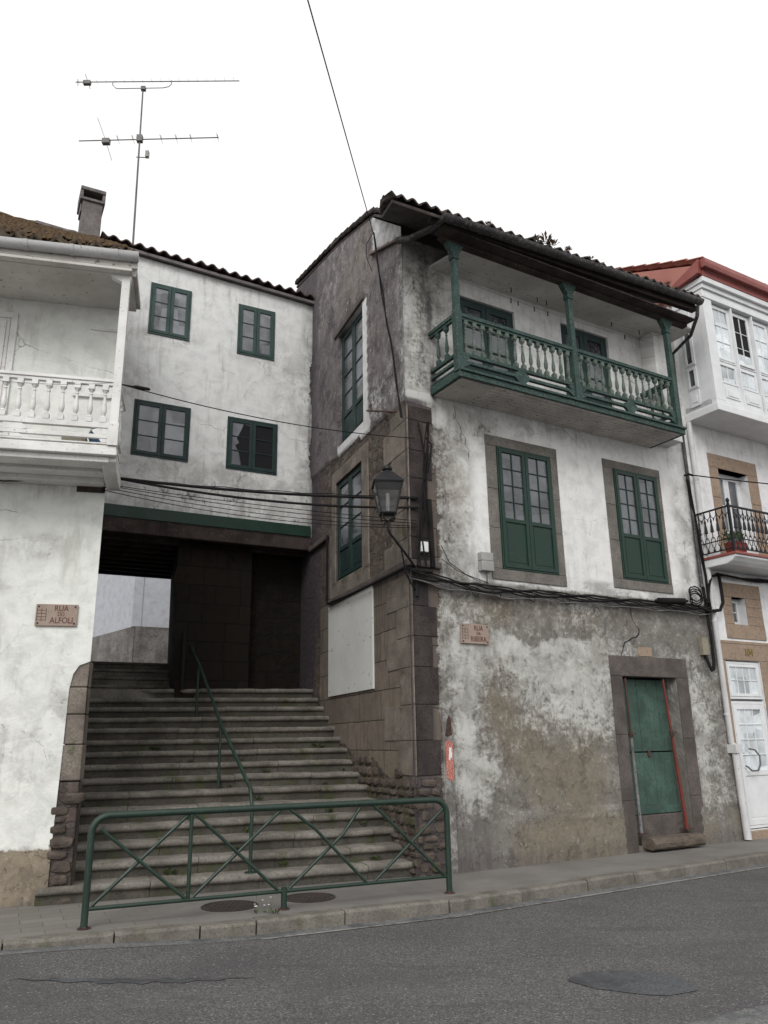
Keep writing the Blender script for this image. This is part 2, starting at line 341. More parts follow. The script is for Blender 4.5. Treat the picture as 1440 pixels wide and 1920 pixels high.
M['tube_white'] = paint('frosted_lamp_tube', (.45, .45, .45), None, .3, 0)
M['leaf'] = paint('weed_leaf', (.07, .11, .03), (.035, .06, .015), .8, 0)
M['leaf_pot'] = paint('pot_plant_leaf', (.1, .17, .05), (.05, .09, .025), .7, 0)
M['dry'] = paint('dry_roof_weed', (.12, .085, .05), (.08, .05, .03), .95, 0)
M['petal'] = paint('daisy_petal', (.8, .8, .78), None, .8, 0)

def glass(name, c, c2, nsc=1.4):
    t = NT(name, .1, .9); n = t.noise(t.obj, nsc, 3, .5); f = t.noise(t.obj, 14, 6, .7, off=(2, 7, 1))
    cell = t.vor(t.scale(t.uv, (2.9, 3.3, 1)), 1, 'F1', .35, 'Color'); sp = t.n('ShaderNodeSeparateColor'); t.link(cell, sp.inputs[0])
    k = t.mix(t.mr(n, .36, .62), tuple(x * 1.5 for x in c), tuple(x * .5 for x in c2)); k = t.mix(t.math('MULTIPLY', t.mr(sp.outputs[0], .1, .9), .55), k, tuple(x * 1.9 for x in c))
    k = t.mix(t.math('MULTIPLY', t.mr(f, .45, .75), .35), k, (.16, .17, .18))
    bp = t.bump(t.noise(t.obj, 3.5, 2, .5), .12, .02)
    return t.fin(k, t.mr(f, .3, .7, .08, .28), bp)
M['glass'] = glass('dusty_window_glass', (.06, .066, .075), (.035, .038, .045))
M['glass_grey'] = glass('hazy_window_glass', (.14, .145, .16), (.1, .105, .118))
M['glass_lit'] = glass('curtained_window_glass', (.5, .54, .56), (.38, .42, .44), .8)

def road_mat():
    t = NT('asphalt', .85, .3); P = t.obj
    sp = t.vor(P, 95, 'F1', 1, 'Color'); ss = t.n('ShaderNodeSeparateColor'); t.link(sp, ss.inputs[0])
    g = t.noise(P, 220, 3, .7); n = t.noise(P, .55, 6, .6, .4); m = t.noise(t.scale(P, (.35, 1.3, 1)), 1.1, 5, .6)
    c = t.mix(t.mr(ss.outputs[0], .1, .95), (.062, .06, .06), (.165, .16, .155)); c = t.mix(t.math('MULTIPLY', t.mr(g, .4, .7), .45), c, (.04, .038, .04))
    c = t.mix(t.math('MULTIPLY', t.mr(n, .42, .66), .5), c, (.058, .054, .059)); c = t.mix(t.math('MULTIPLY', t.mr(t.noise(t.scale(P, (.5, 2.2, 1), (0, 3, 0)), 1.3, 6, .65), .55, .7), .45), c, (.05, .047, .05)); c = t.mix(t.math('MULTIPLY', t.mr(m, .52, .75), .3), c, (.15, .147, .145))
    c = t.mix(t.math('MULTIPLY', t.mr(ss.outputs[1], .965, .99), .6), c, (.36, .35, .34))
    bp = t.bump(t.math('ADD', g, ss.outputs[0]), .6, .006)
    return t.fin(c, .85, bp)
M['road'] = road_mat()
def patch_mat():
    t = NT('patched_asphalt', .8, .3); P = t.obj
    sp = t.vor(P, 110, 'F1', 1, 'Color'); ss = t.n('ShaderNodeSeparateColor'); t.link(sp, ss.inputs[0]); n = t.noise(P, 2.5, 7, .65)
    c = t.mix(ss.outputs[0], (.045, .047, .05), (.115, .12, .125)); c = t.mix(t.mr(n, .42, .66), c, (.045, .045, .048))
    return t.fin(c, .8, t.bump(ss.outputs[0], .6, .008))
M['patch'] = patch_mat()
def light_patch():
    t = NT('pale_asphalt', .85, .3); P = t.obj
    sp = t.vor(P, 90, 'F1', 1, 'Color'); ss = t.n('ShaderNodeSeparateColor'); t.link(sp, ss.inputs[0]); n = t.noise(P, 1.8, 8, .7)
    c = t.mix(ss.outputs[0], (.08, .08, .08), (.2, .2, .195)); c = t.mix(t.mr(n, .45, .6), c, (.075, .08, .085))
    return t.fin(c, .85, t.bump(ss.outputs[0], .6, .008))
M['pale'] = light_patch()
def line_mat():
    t = NT('worn_line', .8, .3); P = t.obj
    n = t.noise(P, 9, 8, .75); g = t.noise(P, 90, 4, .7); b = t.noise(P, .9, 3, .5)
    k = t.math('ADD', t.math('MULTIPLY', n, .5), t.math('ADD', t.math('MULTIPLY', g, .25), t.math('MULTIPLY', b, .3)))
    return t.fin(t.mix(t.mr(k, .46, .6), (.27, .26, .245), (.09, .086, .085)), .85)
M['line'] = line_mat()
def pave_mat():
    t = NT('pavement_concrete', .85, .3); P = t.uv
    br = t.n('ShaderNodeTexBrick'); t.link(P, br.inputs[0]); br.inputs['Scale'].default_value = 1; br.inputs['Brick Width'].default_value = .4
    br.inputs['Row Height'].default_value = .2; br.inputs['Mortar Size'].default_value = .004; br.offset = 0.5
    br.inputs['Color1'].default_value = (.155, .145, .13, 1); br.inputs['Color2'].default_value = (.185, .175, .16, 1); br.inputs['Mortar'].default_value = (.08, .075, .066, 1)
    sx = t.n('ShaderNodeSeparateXYZ'); t.link(P, sx.inputs[0])
    n = t.noise(P, 1.4, 7, .65); f = t.noise(P, 40, 5, .7); g = t.noise(P, 150, 2, .6)
    smooth = t.mix(t.mr(n, .35, .65), (.185, .175, .162), (.145, .137, .128))
    c = t.mix(t.mr(t.math('ADD', sx.outputs[0], t.math('MULTIPLY', n, 1.2)), 3.1, 3.5), t.mix(t.mr(n, .5, .7), br.outputs['Color'], smooth), smooth)
    c = t.mix(t.math('MULTIPLY', t.mr(f, .5, .75), .4), c, (.08, .073, .065)); c = t.mix(t.math('MULTIPLY', t.mr(g, .5, .75), .35), c, (.27, .26, .24))
    return t.fin(c, .85, t.bump(t.math('ADD', f, t.math('MULTIPLY', br.outputs['Fac'], -1)), .35, .006))
M['pave'] = pave_mat()

# ------------------------------------------------------------------ wall builder
def pt_in(poly, x, y):
    c = False; n = len(poly)
    for i in range(n):
        x1, y1 = poly[i]; x2, y2 = poly[(i + 1) % n]
        if (y1 > y) != (y2 > y) and x < (x2 - x1) * (y - y1) / (y2 - y1) + x1: c = not c
    return c
def S01(x): x = max(0, min(1, x)); return x * x * (3 - 2 * x)
def bl(u, v, cu, cv, ru, rv): return math.exp(-((u - cu) / ru) ** 2 - ((v - cv) / rv) ** 2)
def wall(fr, outline, holes, paintf, m, parent, name='wall', w=0, step=.09, reveal=.12, thick=.0, wf=None):
    """outline polygon and rectangular holes (u0,u1,v0,v1[,depth]); reveals run inwards"""
    pts = []; edges = []; polys = [outline] + [[(h[0], h[2]), (h[1], h[2]), (h[1], h[3]), (h[0], h[3])] for h in holes]
    for p in polys:
        q = []
        for i in range(len(p)):
            a = Vector(p[i]); b = Vector(p[(i + 1) % len(p)]); k = max(1, int((b - a).length / step))
            q += [a.lerp(b, j / k) for j in range(k)]
        n = len(pts); pts += q; edges += [(n + i, n + (i + 1) % len(q)) for i in range(len(q))]
    us = [p[0] for p in outline]; vs = [p[1] for p in outline]
    nu = int((max(us) - min(us)) / step); nv = int((max(vs) - min(vs)) / step)
    for i in range(1, nu):
        for j in range(1, nv):
            x = min(us) + (i + .5 * (j % 2)) * step; y = min(vs) + j * step
            if pt_in(outline, x, y) and not any(h[0] - .02 < x < h[1] + .02 and h[2] - .02 < y < h[3] + .02 for h in holes): pts.append(Vector((x, y)))
    r = delaunay_2d_cdt([Vector((p[0], p[1])) for p in pts], edges, [], 0, 1e-4)
    V, Fc = r[0], r[2]; keep = []
    for f in Fc:
        cx = sum(V[i].x for i in f) / len(f); cy = sum(V[i].y for i in f) / len(f)
        if pt_in(outline, cx, cy) and not any(h[0] < cx < h[1] and h[2] < cy < h[3] for h in holes):
            keep.append(tuple(f) if fr.s > 0 else tuple(reversed(f)))
    b = MB(fr); b.add([(p.x, p.y, w + (wf(p.x, p.y) if wf else 0)) for p in V], keep)
    for h in holes:
        d = h[4] if len(h) > 4 else reveal; u0, u1, v0, v1 = h[:4]
        for (a, c) in (((u0, v0), (u1, v0)), ((u1, v0), (u1, v1)), ((u1, v1), (u0, v1)), ((u0, v1), (u0, v0))):
            wa_ = w + (wf(*a) if wf else 0); wc_ = w + (wf(*c) if wf else 0)
            q = [(a[0], a[1], wa_), (c[0], c[1], wc_), (c[0], c[1], w - d), (a[0], a[1], w - d)]
            if fr.s < 0: q = q[::-1]
            b.add(q, [(3, 2, 1, 0)], [(x[0] + x[2], x[1] + x[2]) for x in q])
    o = b.build(name, m, parent, recalc=False)
    me = o.data; ca = me.color_attributes.new('wa', 'FLOAT_COLOR', 'POINT'); cb = me.color_attributes.new('wb', 'FLOAT_COLOR', 'POINT')
    for i, p in enumerate(b.v):
        x = paintf(p[0], p[1]); ca.data[i].color = (x[0], x[1], x[2], x[6] if len(x) > 6 else 0); cb.data[i].color = (x[3], x[4], x[5], 1)
    return o
def flatattr(o, x):
    me = o.data; ca = me.color_attributes.new('wa', 'FLOAT_COLOR', 'POINT'); cb = me.color_attributes.new('wb', 'FLOAT_COLOR', 'POINT')
    for i in range(len(me.vertices)):
        ca.data[i].color = (x[0], x[1], x[2], 0); cb.data[i].color = (x[3], x[4], x[5], 1)
    return o

# ------------------------------------------------------------------ window builder
def window(parent, fr, root, u0, u1, v0, v1, w, leaves=2, rows=3, cols=1, panel=0, mf='green', mg='glass', fw=.04, st=.065, bar=.022, dep=.05, arc=False, name='window', top_w=None, skip_panes=()):
    """outer frame (the part) > sash, pane, panel sub-parts"""
    m = MB(fr)
    m.box(u0, u0 + fw, v0, v1, w - .04, w + .012); m.box(u1 - fw, u1, v0, v1, w - .04, w + .012)
    m.box(u0 + fw, u1 - fw, v1 - fw, v1, w - .04, w + .009); m.box(u0 + fw, u1 - fw, v0, v0 + fw, w - .04, w + .009)
    o = m.build(name, M[mf], parent, .003, root=root)
    lw = (u1 - u0 - 2 * fw) / leaves
    for i in range(leaves):
        a = u0 + fw + i * lw + .004; b = a + lw - .008; c = v0 + fw + .004; d = v1 - fw - .004
        s = MB(fr); ww = w + dep * .4; wb = w - .02
        s.box(a, a + st, c, d, wb, ww); s.box(b - st, b, c, d, wb, ww)
        ph = c + (d - c) * panel
        s.box(a + st, b - st, d - st, d, wb, ww - .002); s.box(a + st, b - st, c, c + st, wb, ww - .002)
        if panel: s.box(a + st, b - st, ph - st * .5, ph + st * .5, wb, ww - .002)
        gv0 = ph + st * .5 if panel else c + st; gv1 = d - st
        for r in range(1, rows): y = gv0 + (gv1 - gv0) * r / rows; s.box(a + st, b - st, y - bar / 2, y + bar / 2, wb + .004, ww - .012)
        for q in range(1, cols): x = a + st + (b - a - 2 * st) * q / cols; s.box(x - bar / 2, x + bar / 2, gv0, gv1, wb + .002, ww - .01)
        s.build('sash', M[mf], o, .003)
        g = MB(fr); g.box(a + st - .004, b - st + .004, gv0, gv1, w - .014, w - .006)
        g.build('pane', M[mg[i] if isinstance(mg, (list, tuple)) else mg], o)
        if panel:
            p = MB(fr); p.box(a + st, b - st, c + st, ph - st * .5, w - .012, w + .0)
            p.box(a + st + .03, b - st - .03, c + st + .03, ph - st * .5 - .03, w + .0, w + .006); p.build('panel', M[mf], o, .003)
    return o
def surround(parent, fr, root, o, i, w0, w1, m, name='stone_surround', sill=True):
    """stone blocks round an opening: outer rect o, inner rect i"""
    b = MB(fr); g = .004
    b.box(o[0], o[1], i[3], o[3], w0, w1)
    if sill: b.box(o[0], o[1], o[2], i[2], w0, w1 + .004)
    z0 = i[2] if sill else o[2]; k = 3
    for s, (a, c) in enumerate(((o[0], i[0]), (i[1], o[1]))):
        ys = [z0] + [z0 + (i[3] - z0) * (j + random.uniform(-.12, .12)) / k for j in range(1, k)] + [i[3]]
        for j in range(k): b.box(a + .002, c - .002, ys[j] + g / 2, ys[j + 1] - g / 2, w0, w1 - .003 * (j % 2))
    return b.build(name, M[m], parent, .008, root=root)

# ------------------------------------------------------------------ roof tiles
def tile_roof(fr, uL, uR, prof, m, parent, root=None, vf=lambda u: 0, pitch=.22, amp=.045, row=.36, name='roof_tiles', seg=8, seed=1, vend=None):
    """curved clay tiles: prof is [(w, v)...] from the eave up; uL/uR may be functions of w"""
    rnd = random.Random(seed); L_ = uL if callable(uL) else (lambda w: uL); R_ = uR if callable(uR) else (lambda w: uR)
    d = [0]
    for i in range(1, len(prof)): d.append(d[-1] + math.dist(prof[i - 1], prof[i]))
    def at(s):
        for i in range(1, len(prof)):
            if s <= d[i] or i == len(prof) - 1:
                k = (s - d[i - 1]) / (d[i] - d[i - 1]); return (prof[i - 1][0] + (prof[i][0] - prof[i - 1][0]) * k, prof[i - 1][1] + (prof[i][1] - prof[i - 1][1]) * k)
    umin = min(L_(p[0]) for p in prof); umax = max(R_(p[0]) for p in prof); n = int((umax - umin) / pitch * seg) + 1
    rows = int(d[-1] / row) + 1; b = MB(fr); grid = []
    for r in range(rows):
        jit = [rnd.uniform(-.02, .02) for _ in range(n // seg + 2)]; jh = [rnd.uniform(-.008, .01) for _ in range(n // seg + 2)]
        for e in (0, 1):
            line = []
            for i in range(n + 1):
                k = i // seg; s = r * row + (row if e else 0) + (jit[k] if not e else 0)
                s = max(0 if r else -.05, s); wv, vv = at(min(s, d[-1]))
                if s < 0: wv += -s
                u = umin + i * pitch / seg; a = (i % seg) / seg * 2 * math.pi
                h = amp * math.cos(a) + (.028 if not e else 0) + jh[k]
                u = max(L_(wv), min(R_(wv), u)); line.append((u, vv + h + vf(u), wv))
            grid.append(line)
    vs = [p for l in grid for p in l]; nn = n + 1
    fs = [(j * nn + i, j * nn + i + 1, (j + 1) * nn + i + 1, (j + 1) * nn + i) for j in range(len(grid) - 1) for i in range(n)]
    b.add(vs, fs); o = b.build(name, M[m], parent, root=root, recalc=False)
    sd = o.modifiers.new('thick', 'SOLIDIFY'); sd.thickness = .022; sd.offset = 0
    return o
def deck(fr, uL, uR, prof, m, parent, root=None, vf=lambda u: 0, drop=.07, th=.05, name='roof_boards'):
    L_ = uL if callable(uL) else (lambda w: uL); R_ = uR if callable(uR) else (lambda w: uR); b = MB(fr)
    for i in range(len(prof) - 1):
        (w0, v0), (w1, v1) = prof[i], prof[i + 1]
        q = [(L_(w0), v0 - drop + vf(L_(w0)), w0), (R_(w0), v0 - drop + vf(R_(w0)), w0), (R_(w1), v1 - drop + vf(R_(w1)), w1), (L_(w1), v1 - drop + vf(L_(w1)), w1)]
        b.hexa(q, [(x, y - th, z) for x, y, z in q])
    return b.build(name, M[m], parent, root=root)
def gutter(fr, p0, p1, r, m, parent, root=None, joints=3, name='gutter'):
    """half-round gutter between (u,v,w) points"""
    b = MB(fr); n = 9; a = Vector(p0); c = Vector(p1); prof = [(math.cos(math.pi + math.pi * k / (n - 1)) * r, math.sin(math.pi + math.pi * k / (n - 1)) * r) for k in range(n)]
    prof += [(x * .86, y * .86) for x, y in reversed(prof)]
    pts = []
    for q in (a, c): pts += [(q.x, q.y + y, q.z + x) for x, y in prof]
    k = len(prof); b.add(pts, [(i, (i + 1) % k, (i + 1) % k + k, i + k) for i in range(k)] + [tuple(range(k)), tuple(range(2 * k - 1, k - 1, -1))])
    for e in (a, c):  # end caps
        b.add([(e.x, e.y + y, e.z + x) for x, y in prof[:n]], [tuple(range(n))])
    for j in range(joints):
        q = a.lerp(c, (j + .5) / joints); pr = [(x * 1.1, y * 1.1) for x, y in prof[:n]] + [(x * .98, y * .98) for x, y in reversed(prof[:n])]
        pp = [(q.x + dx, q.y + y, q.z + x) for dx in (-.02, .02) for x, y in pr]; b.add(pp, [(i, (i + 1) % k, (i + 1) % k + k, i + k) for i in range(k)] + [tuple(range(k)), tuple(range(2 * k - 1, k - 1, -1))])
    return b.build(name, M[m], parent, root=root, smooth=True)

BAL = [(1, 0), (1, .14), (.75, .17), (.45, .19), (.5, .21), (.8, .25), (.98, .32), (.9, .42), (.62, .55), (.45, .66), (.42, .72), (.62, .735), (.62, .755), (.4, .775), (.45, .8), (.8, .83), (1, .86), (1, 1)]
def baluster(fr, u, v0, v1, w, r, m, parent, label=None):
    b = MB(fr); h = v1 - v0
    b.box(u - r, u + r, v0, v0 + h * .13, w - r, w + r); b.box(u - r, u + r, v0 + h * .87, v1, w - r, w + r)
    b.lathe(u, w, [(r * k, v0 + h * q) for k, q in BAL if .12 < q < .88], 10)
    return b.build('baluster', M[m], parent, smooth=True)

# ================================================================== GROUND
KB = [(-30, -7.5), (-8, 5.75), (-3.42, 7.72), (-1.31, 8.47), (.62, 9.33), (5.5, 12.45), (14, 17.6), (60, 44)]
def gpoly(name, poly, z, m, label, th=.3, uvf=None):
    b = MB(G); b.add([(x, z, -y) for x, y in poly], [tuple(range(len(poly)))], [(x, y) for x, y in poly] if not uvf else [uvf(x, y) for x, y in poly])
    o = b.build(name, M[m], None); tag(o, label, None, None, 'structure')
    if o.data.polygons[0].normal.z < 0: o.data.flip_normals()
    return o
def roadz(x): return -.12 + .068 * S01((-1.2 - x) / 2.2)
b = MB(G); xs = [-150, -30, -8] + [-4 + .25 * i for i in range(13)] + [0, 8, 30, 150]; ys = [-150, -20, 0, 4, 6, 8, 10, 20, 150]
b.add([(x, roadz(x), -y) for y in ys for x in xs], [(j * len(xs) + i, j * len(xs) + i + 1, (j + 1) * len(xs) + i + 1, (j + 1) * len(xs) + i) for j in range(len(ys) - 1) for i in range(len(xs) - 1)])
o = b.build('road', M['road'], None); tag(o, 'grey asphalt road in front of the houses', None, None, 'structure')
if o.data.polygons[0].normal.z < 0: o.data.flip_normals()
o = gpoly('pavement', KB + [(60, 60), (-30, 60)], 0, 'pave', 'grey concrete pavement between kerb and houses', uvf=lambda x, y: (x * .9 + y * .43 + 1.0, -x * .43 + y * .9))
# kerb stones
def offs(p, q, d):
    a = Vector(p); b = Vector(q); t = (b - a).normalized(); n = Vector((t.y, -t.x)); return a + n * d, b + n * d, t
b = MB(G); rk = random.Random(3)
for i in range(1, len(KB) - 1):
    a = Vector(KB[i]); c = Vector(KB[i + 1]); ln = (c - a).length; t = (c - a) / ln; n = Vector((t.y, -t.x)); s = 0
    while s < ln - .05:
        e = min(ln, s + rk.uniform(.75, 1.1)); 
        if ln - e < .3: e = ln
        j = rk.uniform(-.008, .008); jo = rk.uniform(-.01, .01)
        p0 = a + t * (s + .006); p1 = a + t * (e - .006); o0 = n * (.03 + jo); o1 = -n * .15; fo = n * (.015 + jo)
        z = .008 + j; f = .025
        prof = [(o0, -.16), (o0, z - f), (fo, z), (o1, z), (o1, -.16)]
        vs = [((p + o_).x, zz, -(p + o_).y) for p in (p0, p1) for o_, zz in prof]; k = 5
        b.add(vs, [(q, (q + 1) % k, (q + 1) % k + k, q + k) for q in range(k)] + [tuple(range(k)), tuple(range(2 * k - 1, k - 1, -1))], [(s, .1 * q) for q in range(10)])
        s = e
b.single('kerb', M['kerb'], (0, 0, -9), 'worn granite kerb stones along the pavement edge', None, None, 'structure', bevel=.008)
# worn line beside the kerb
def strip(d0, d1, z, m, name, label, i0=1, i1=None, th=0):
    b = MB(G); pts = []
    for i in range(i0, len(KB) - 1):
        a, c = Vector(KB[i]), Vector(KB[i + 1]); k = 12 if -10 < a.x < 3 else 1
        pts += [tuple(a.lerp(c, j / k)) for j in range(k)]
    z = z + .12
    A = []
    for i, p in enumerate(pts):
        q0 = Vector(pts[max(0, i - 1)]); q1 = Vector(pts[min(len(pts) - 1, i + 1)]); t = (q1 - q0).normalized(); n = Vector((t.y, -t.x)); A.append((Vector(p) + n * d0, Vector(p) + n * d1))
    for i in range(len(A) - 1):
        q = [A[i][0], A[i + 1][0], A[i + 1][1], A[i][1]]; b.add([(x.x, z + roadz(x.x), -x.y) for x in q], [(0, 1, 2, 3)])
    o = b.build(name, M[m], None); tag(o, label, None, None, 'structure')
    return o
strip(.2, .25, -.114, 'line', 'road_line', 'worn pale line painted along the gutter', 3)
strip(.03, .2, -.117, 'pale', 'road_gutter', 'dusty pale road edge beside the kerb')
def blob(cx, cy, ru, rv, ang, n=28, seed=1, rough=.12):
    r = random.Random(seed); out = []
    ph = [r.uniform(0, 6) for _ in range(4)]
    for k in range(n):
        a = 2 * math.pi * k / n; q = 1 + rough * (math.sin(2 * a + ph[0]) * .5 + math.sin(3 * a + ph[1]) * .5 + math.sin(7 * a + ph[2]) * .25 + r.uniform(-.3, .3))
        x = math.cos(a) * ru * q; y = math.sin(a) * rv * q; c, s = math.cos(R(ang)), math.sin(R(ang)); out.append((cx + x * c - y * s, cy + x * s + y * c))
    return out
gpoly('asphalt_patch', blob(1.82, 6.72, .46, .3, -12, seed=5), -.115, 'patch', 'dark sunken repair patch in the asphalt')
b = MB(G); rq = random.Random(12); ring = []
for i in range(41):
    t_ = i / 40; x = -2.95 + 1.9 * t_; y = 6.83 + .2 * t_ * t_ + .02 * math.sin(i * 1.1); wd = .075 * math.sin(math.pi * min(1, max(.02, t_))) * rq.uniform(.5, 1.1)
    ring.append(((x, roadz(x) + .005, -(y - wd)), (x, roadz(x) + .005, -(y + wd))))
b.add([p for q in ring for p in q], [(2 * i, 2 * i + 2, 2 * i + 3, 2 * i + 1) for i in range(40)])
o = b.build('dark_asphalt_streak', M['patch'], None); tag(o, 'thin dark worn streak across the asphalt at left', None, None, 'structure')
if o.data.polygons[0].normal.z < 0: o.data.flip_normals()
gpoly('pale_asphalt_area', blob(2.7, 6.0, 1.1, .33, 31, 40, 8, .35), -.1165, 'pale', 'pale rough asphalt area near the camera')

def manhole(cx, cy, r, label, ang):
    t = Thing('manhole_cover', G, (cx, 0.002, -cy), label, 'manhole cover', 'manhole covers in the pavement')
    b = MB(G); n = 36
    def ring(r0, r1, z0, z1):
        vs = []
        for rr, z in ((r0, z0), (r0, z1), (r1, z1), (r1, z0)):
            vs += [(cx + rr * math.cos(6.2832 * k / n), z, -cy + rr * math.sin(6.2832 * k / n)) for k in range(n)]
        b.add(vs, [(j * n + k, j * n + (k + 1) % n, ((j + 1) % 4) * n + (k + 1) % n, ((j + 1) % 4) * n + k) for j in range(4) for k in range(n)])
    ring(r * .9, r, -.02, .009); b.build('rim', M['manhole'], t)
    b = MB(G); b.lathe(cx, -cy, [(r * .87, -.02), (r * .87, .005)], n)
    for i in range(-4, 5):
        x = i * r * .19; h = math.sqrt(max(0, (r * .8) ** 2 - x * x)); b.box(cx + x - .012, cx + x + .012, .005, .009, -cy - h, -cy + h)
    b.build('lid', M['manhole'], t)
manhole(-1.71, 9.22, .3, 'dark round manhole cover left of the barrier centre post', 0)
manhole(-.9, 9.62, .29, 'worn round manhole cover right of the barrier centre post', 0)

# ================================================================== CORNER HOUSE
H = Thing('corner_house', F, (0, 0, 0), 'tall old corner house with peeling walls and green wooden balcony', 'house')
HS = type('r', (), {})()   # side-wall frame parts are children of the same house: rotate the base into that frame
def in_side(mb_build):
    return mb_build
def reparent_side(o):
    """meshes modelled in frame S become children of the corner house"""
    o.parent = H.e; o.matrix_parent_inverse = Matrix.Identity(4)
    o.matrix_local = (Matrix.Translation(F.o) @ F.rot).inverted() @ Matrix.Translation(S.o) @ S.rot
    return o
W1 = (1.64, 2.75, 4.12, 6.09); W2 = (4.19, 5.27, 4.19, 6.14)
FD = (3.92, 5.2, .08, 2.61)
D1 = (1.06, 2.22, 6.8, 8.62); D2 = (3.27, 4.42, 6.8, 8.72)
def pf(u, v):
    # returns render, ashlar, white, grime, beige, moss
    edge = S01((u - .25) / .35)
    render = .15 + .85 * edge if v < 6.5 else 1.0
    render -= .35 * bl(u, v, .55, 4.6, .35, 1.3) + .3 * bl(u, v, .45, .2, .2, .6) + .5 * bl(u, v, .62, 8.3, .06, .5)
    ashl = (.95 if v > 1.2 else .1) if u < .6 else .3
    if v > 3.88:
        white = .98 - .6 * S01((1.45 - u) / 1.2) * S01((6.7 - v) / .6) - .12 * bl(u, v, 3, 6.55, 2.6, .2) - .35 * bl(u, v, 1.5, 6.3, .5, .35) - .3 * bl(u, v, 3.4, 3.95, 2.5, .14) - .25 * bl(u, v, 5.9, 5, .3, 1.3)
        if v > 6.7: white = .9 - .35 * bl(u, v, .55, 8.4, .3, 1.2) - .22 * S01((.5 - u) / .1)
    elif v > 3.15 + .1 * math.sin(u * 2.1) + .06 * math.sin(u * 5.3): white = .36 + .25 * bl(u, v, .8, 3.3, .3, .4) - .1 * S01((u - 3.5)) + .2 * bl(u, v, 3.2, 3.6, .5, .2)
    else:
        white = .40 + .42 * bl(u, v, 1.9, 2.9, 1.3, .4) + .38 * bl(u, v, 3.0, 2.35, .9, .75) + .34 * bl(u, v, .95, 2.6, .22, .9) + .3 * bl(u, v, .8, 1.7, .17, 1.0) + .34 * bl(u, v, 1.1, 1.15, .32, .35)
        white -= .4 * bl(u, v, 2.6, 1.1, 1.1, .6) + .18 * bl(u, v, 1.45, 2.3, .3, .6) + .3 * S01((.75 - v) / .4)
        if u > 5.2: white = .42 + .25 * bl(u, v, 5.7, 1.7, .25, 1) - .2 * S01((.7 - v) / .4)
        white = min(white, .76)
    grime = .12 + .75 * S01((.5 - u) / .35) * (v < 6.6) + .25 * bl(u, v, 3.2, 3.82, 3, .08) + .3 * bl(u, v, 1.4, 3.7, .4, .2) + .3 * S01((.35 - v) / .3)
    grime += .2 * bl(u, v, .62, 8.2, .07, .6) + .2 * bl(u, v, .5, 7.0, .08, .6) + .35 * bl(u, v, .75, .5, .7, .5) + .2 * bl(u, v, 5.9, .9, .4, .6) + .25 * bl(u, v, 4.6, 3.0, .5, .1)
    if v > 6.75: grime += .12
    elif v > 3.9: grime += .28 * bl(u, v, .65, 5.2, .28, 1.3) + .16 * bl(u, v, 2.9, 6.6, 2.6, .25) + .2 * bl(u, v, 1.3, 4.05, .5, .3)
    beige = .75 * bl(u, v, 2.6, 1.2, 1.3, .9) + .6 * bl(u, v, 2, 3.5, 3, .35) + .5 * bl(u, v, 1.5, 2.2, .5, .7) + .5 * S01((.7 - v) / .3) * S01((u - 1.3) / .5)
    moss = .25 * bl(u, v, .9, .1, .5, .18) + .1
    grime += .9 * bl(u, v, .47, 8.15, .045, .35) + .8 * bl(u, v, .5, 6.9, .05, .3) - .12 * (v > 6.6) * S01((.45 - u) / .2)
    if 3.9 < v < 6.6: beige += .7 * bl(u, v, .95, 5.2, .5, 1.2)
    return render, ashl, white, grime, beige, moss, (1 if v < 3.85 else .55 * S01((1.5 - u) / .7)) - .6 * bl(u, v, .95, 3.15, .35, .2)
wall(F, [(-.034, -.2), (6.4, -.2), (6.4, 9.35), (-.034, 9.35)],
     [(*W1, .1), (*W2, .1), (*FD, .32), (*D1, .14), (*D2, .14)],
     pf, M['corner'], H, 'front_wall', 0, .075, wf=lambda u, v: .022 * S01((.66 + .03 * math.sin(u * 4) - v) / .08) * (S01((u - 1.3) / .3) * (u < 3.7) + (u > 5.4)) + .006 * math.sin(u * 2.3 + v * 1.7) * math.sin(v * 3.1 - u) * (u > .7) * (u < 6) * (v < 6.5) * (1 if u > 5.5 or v < 3.7 and u < 3.6 else .0))
# plinth step and small stair-side strip
def attrbox(fr, boxes, m, paintv, parent, name, bevel=.01, label=None):
    b = MB(fr)
    for x in boxes: b.box(*x)
    return flatattr(b.build(name, m, parent, bevel, label=label), paintv)
attrbox(F, [(.43, .6, -.05, 2.1, .003, .03)], M['corner'], (.85, .3, .42, .42, .2, .1), H, 'rendered_strip')
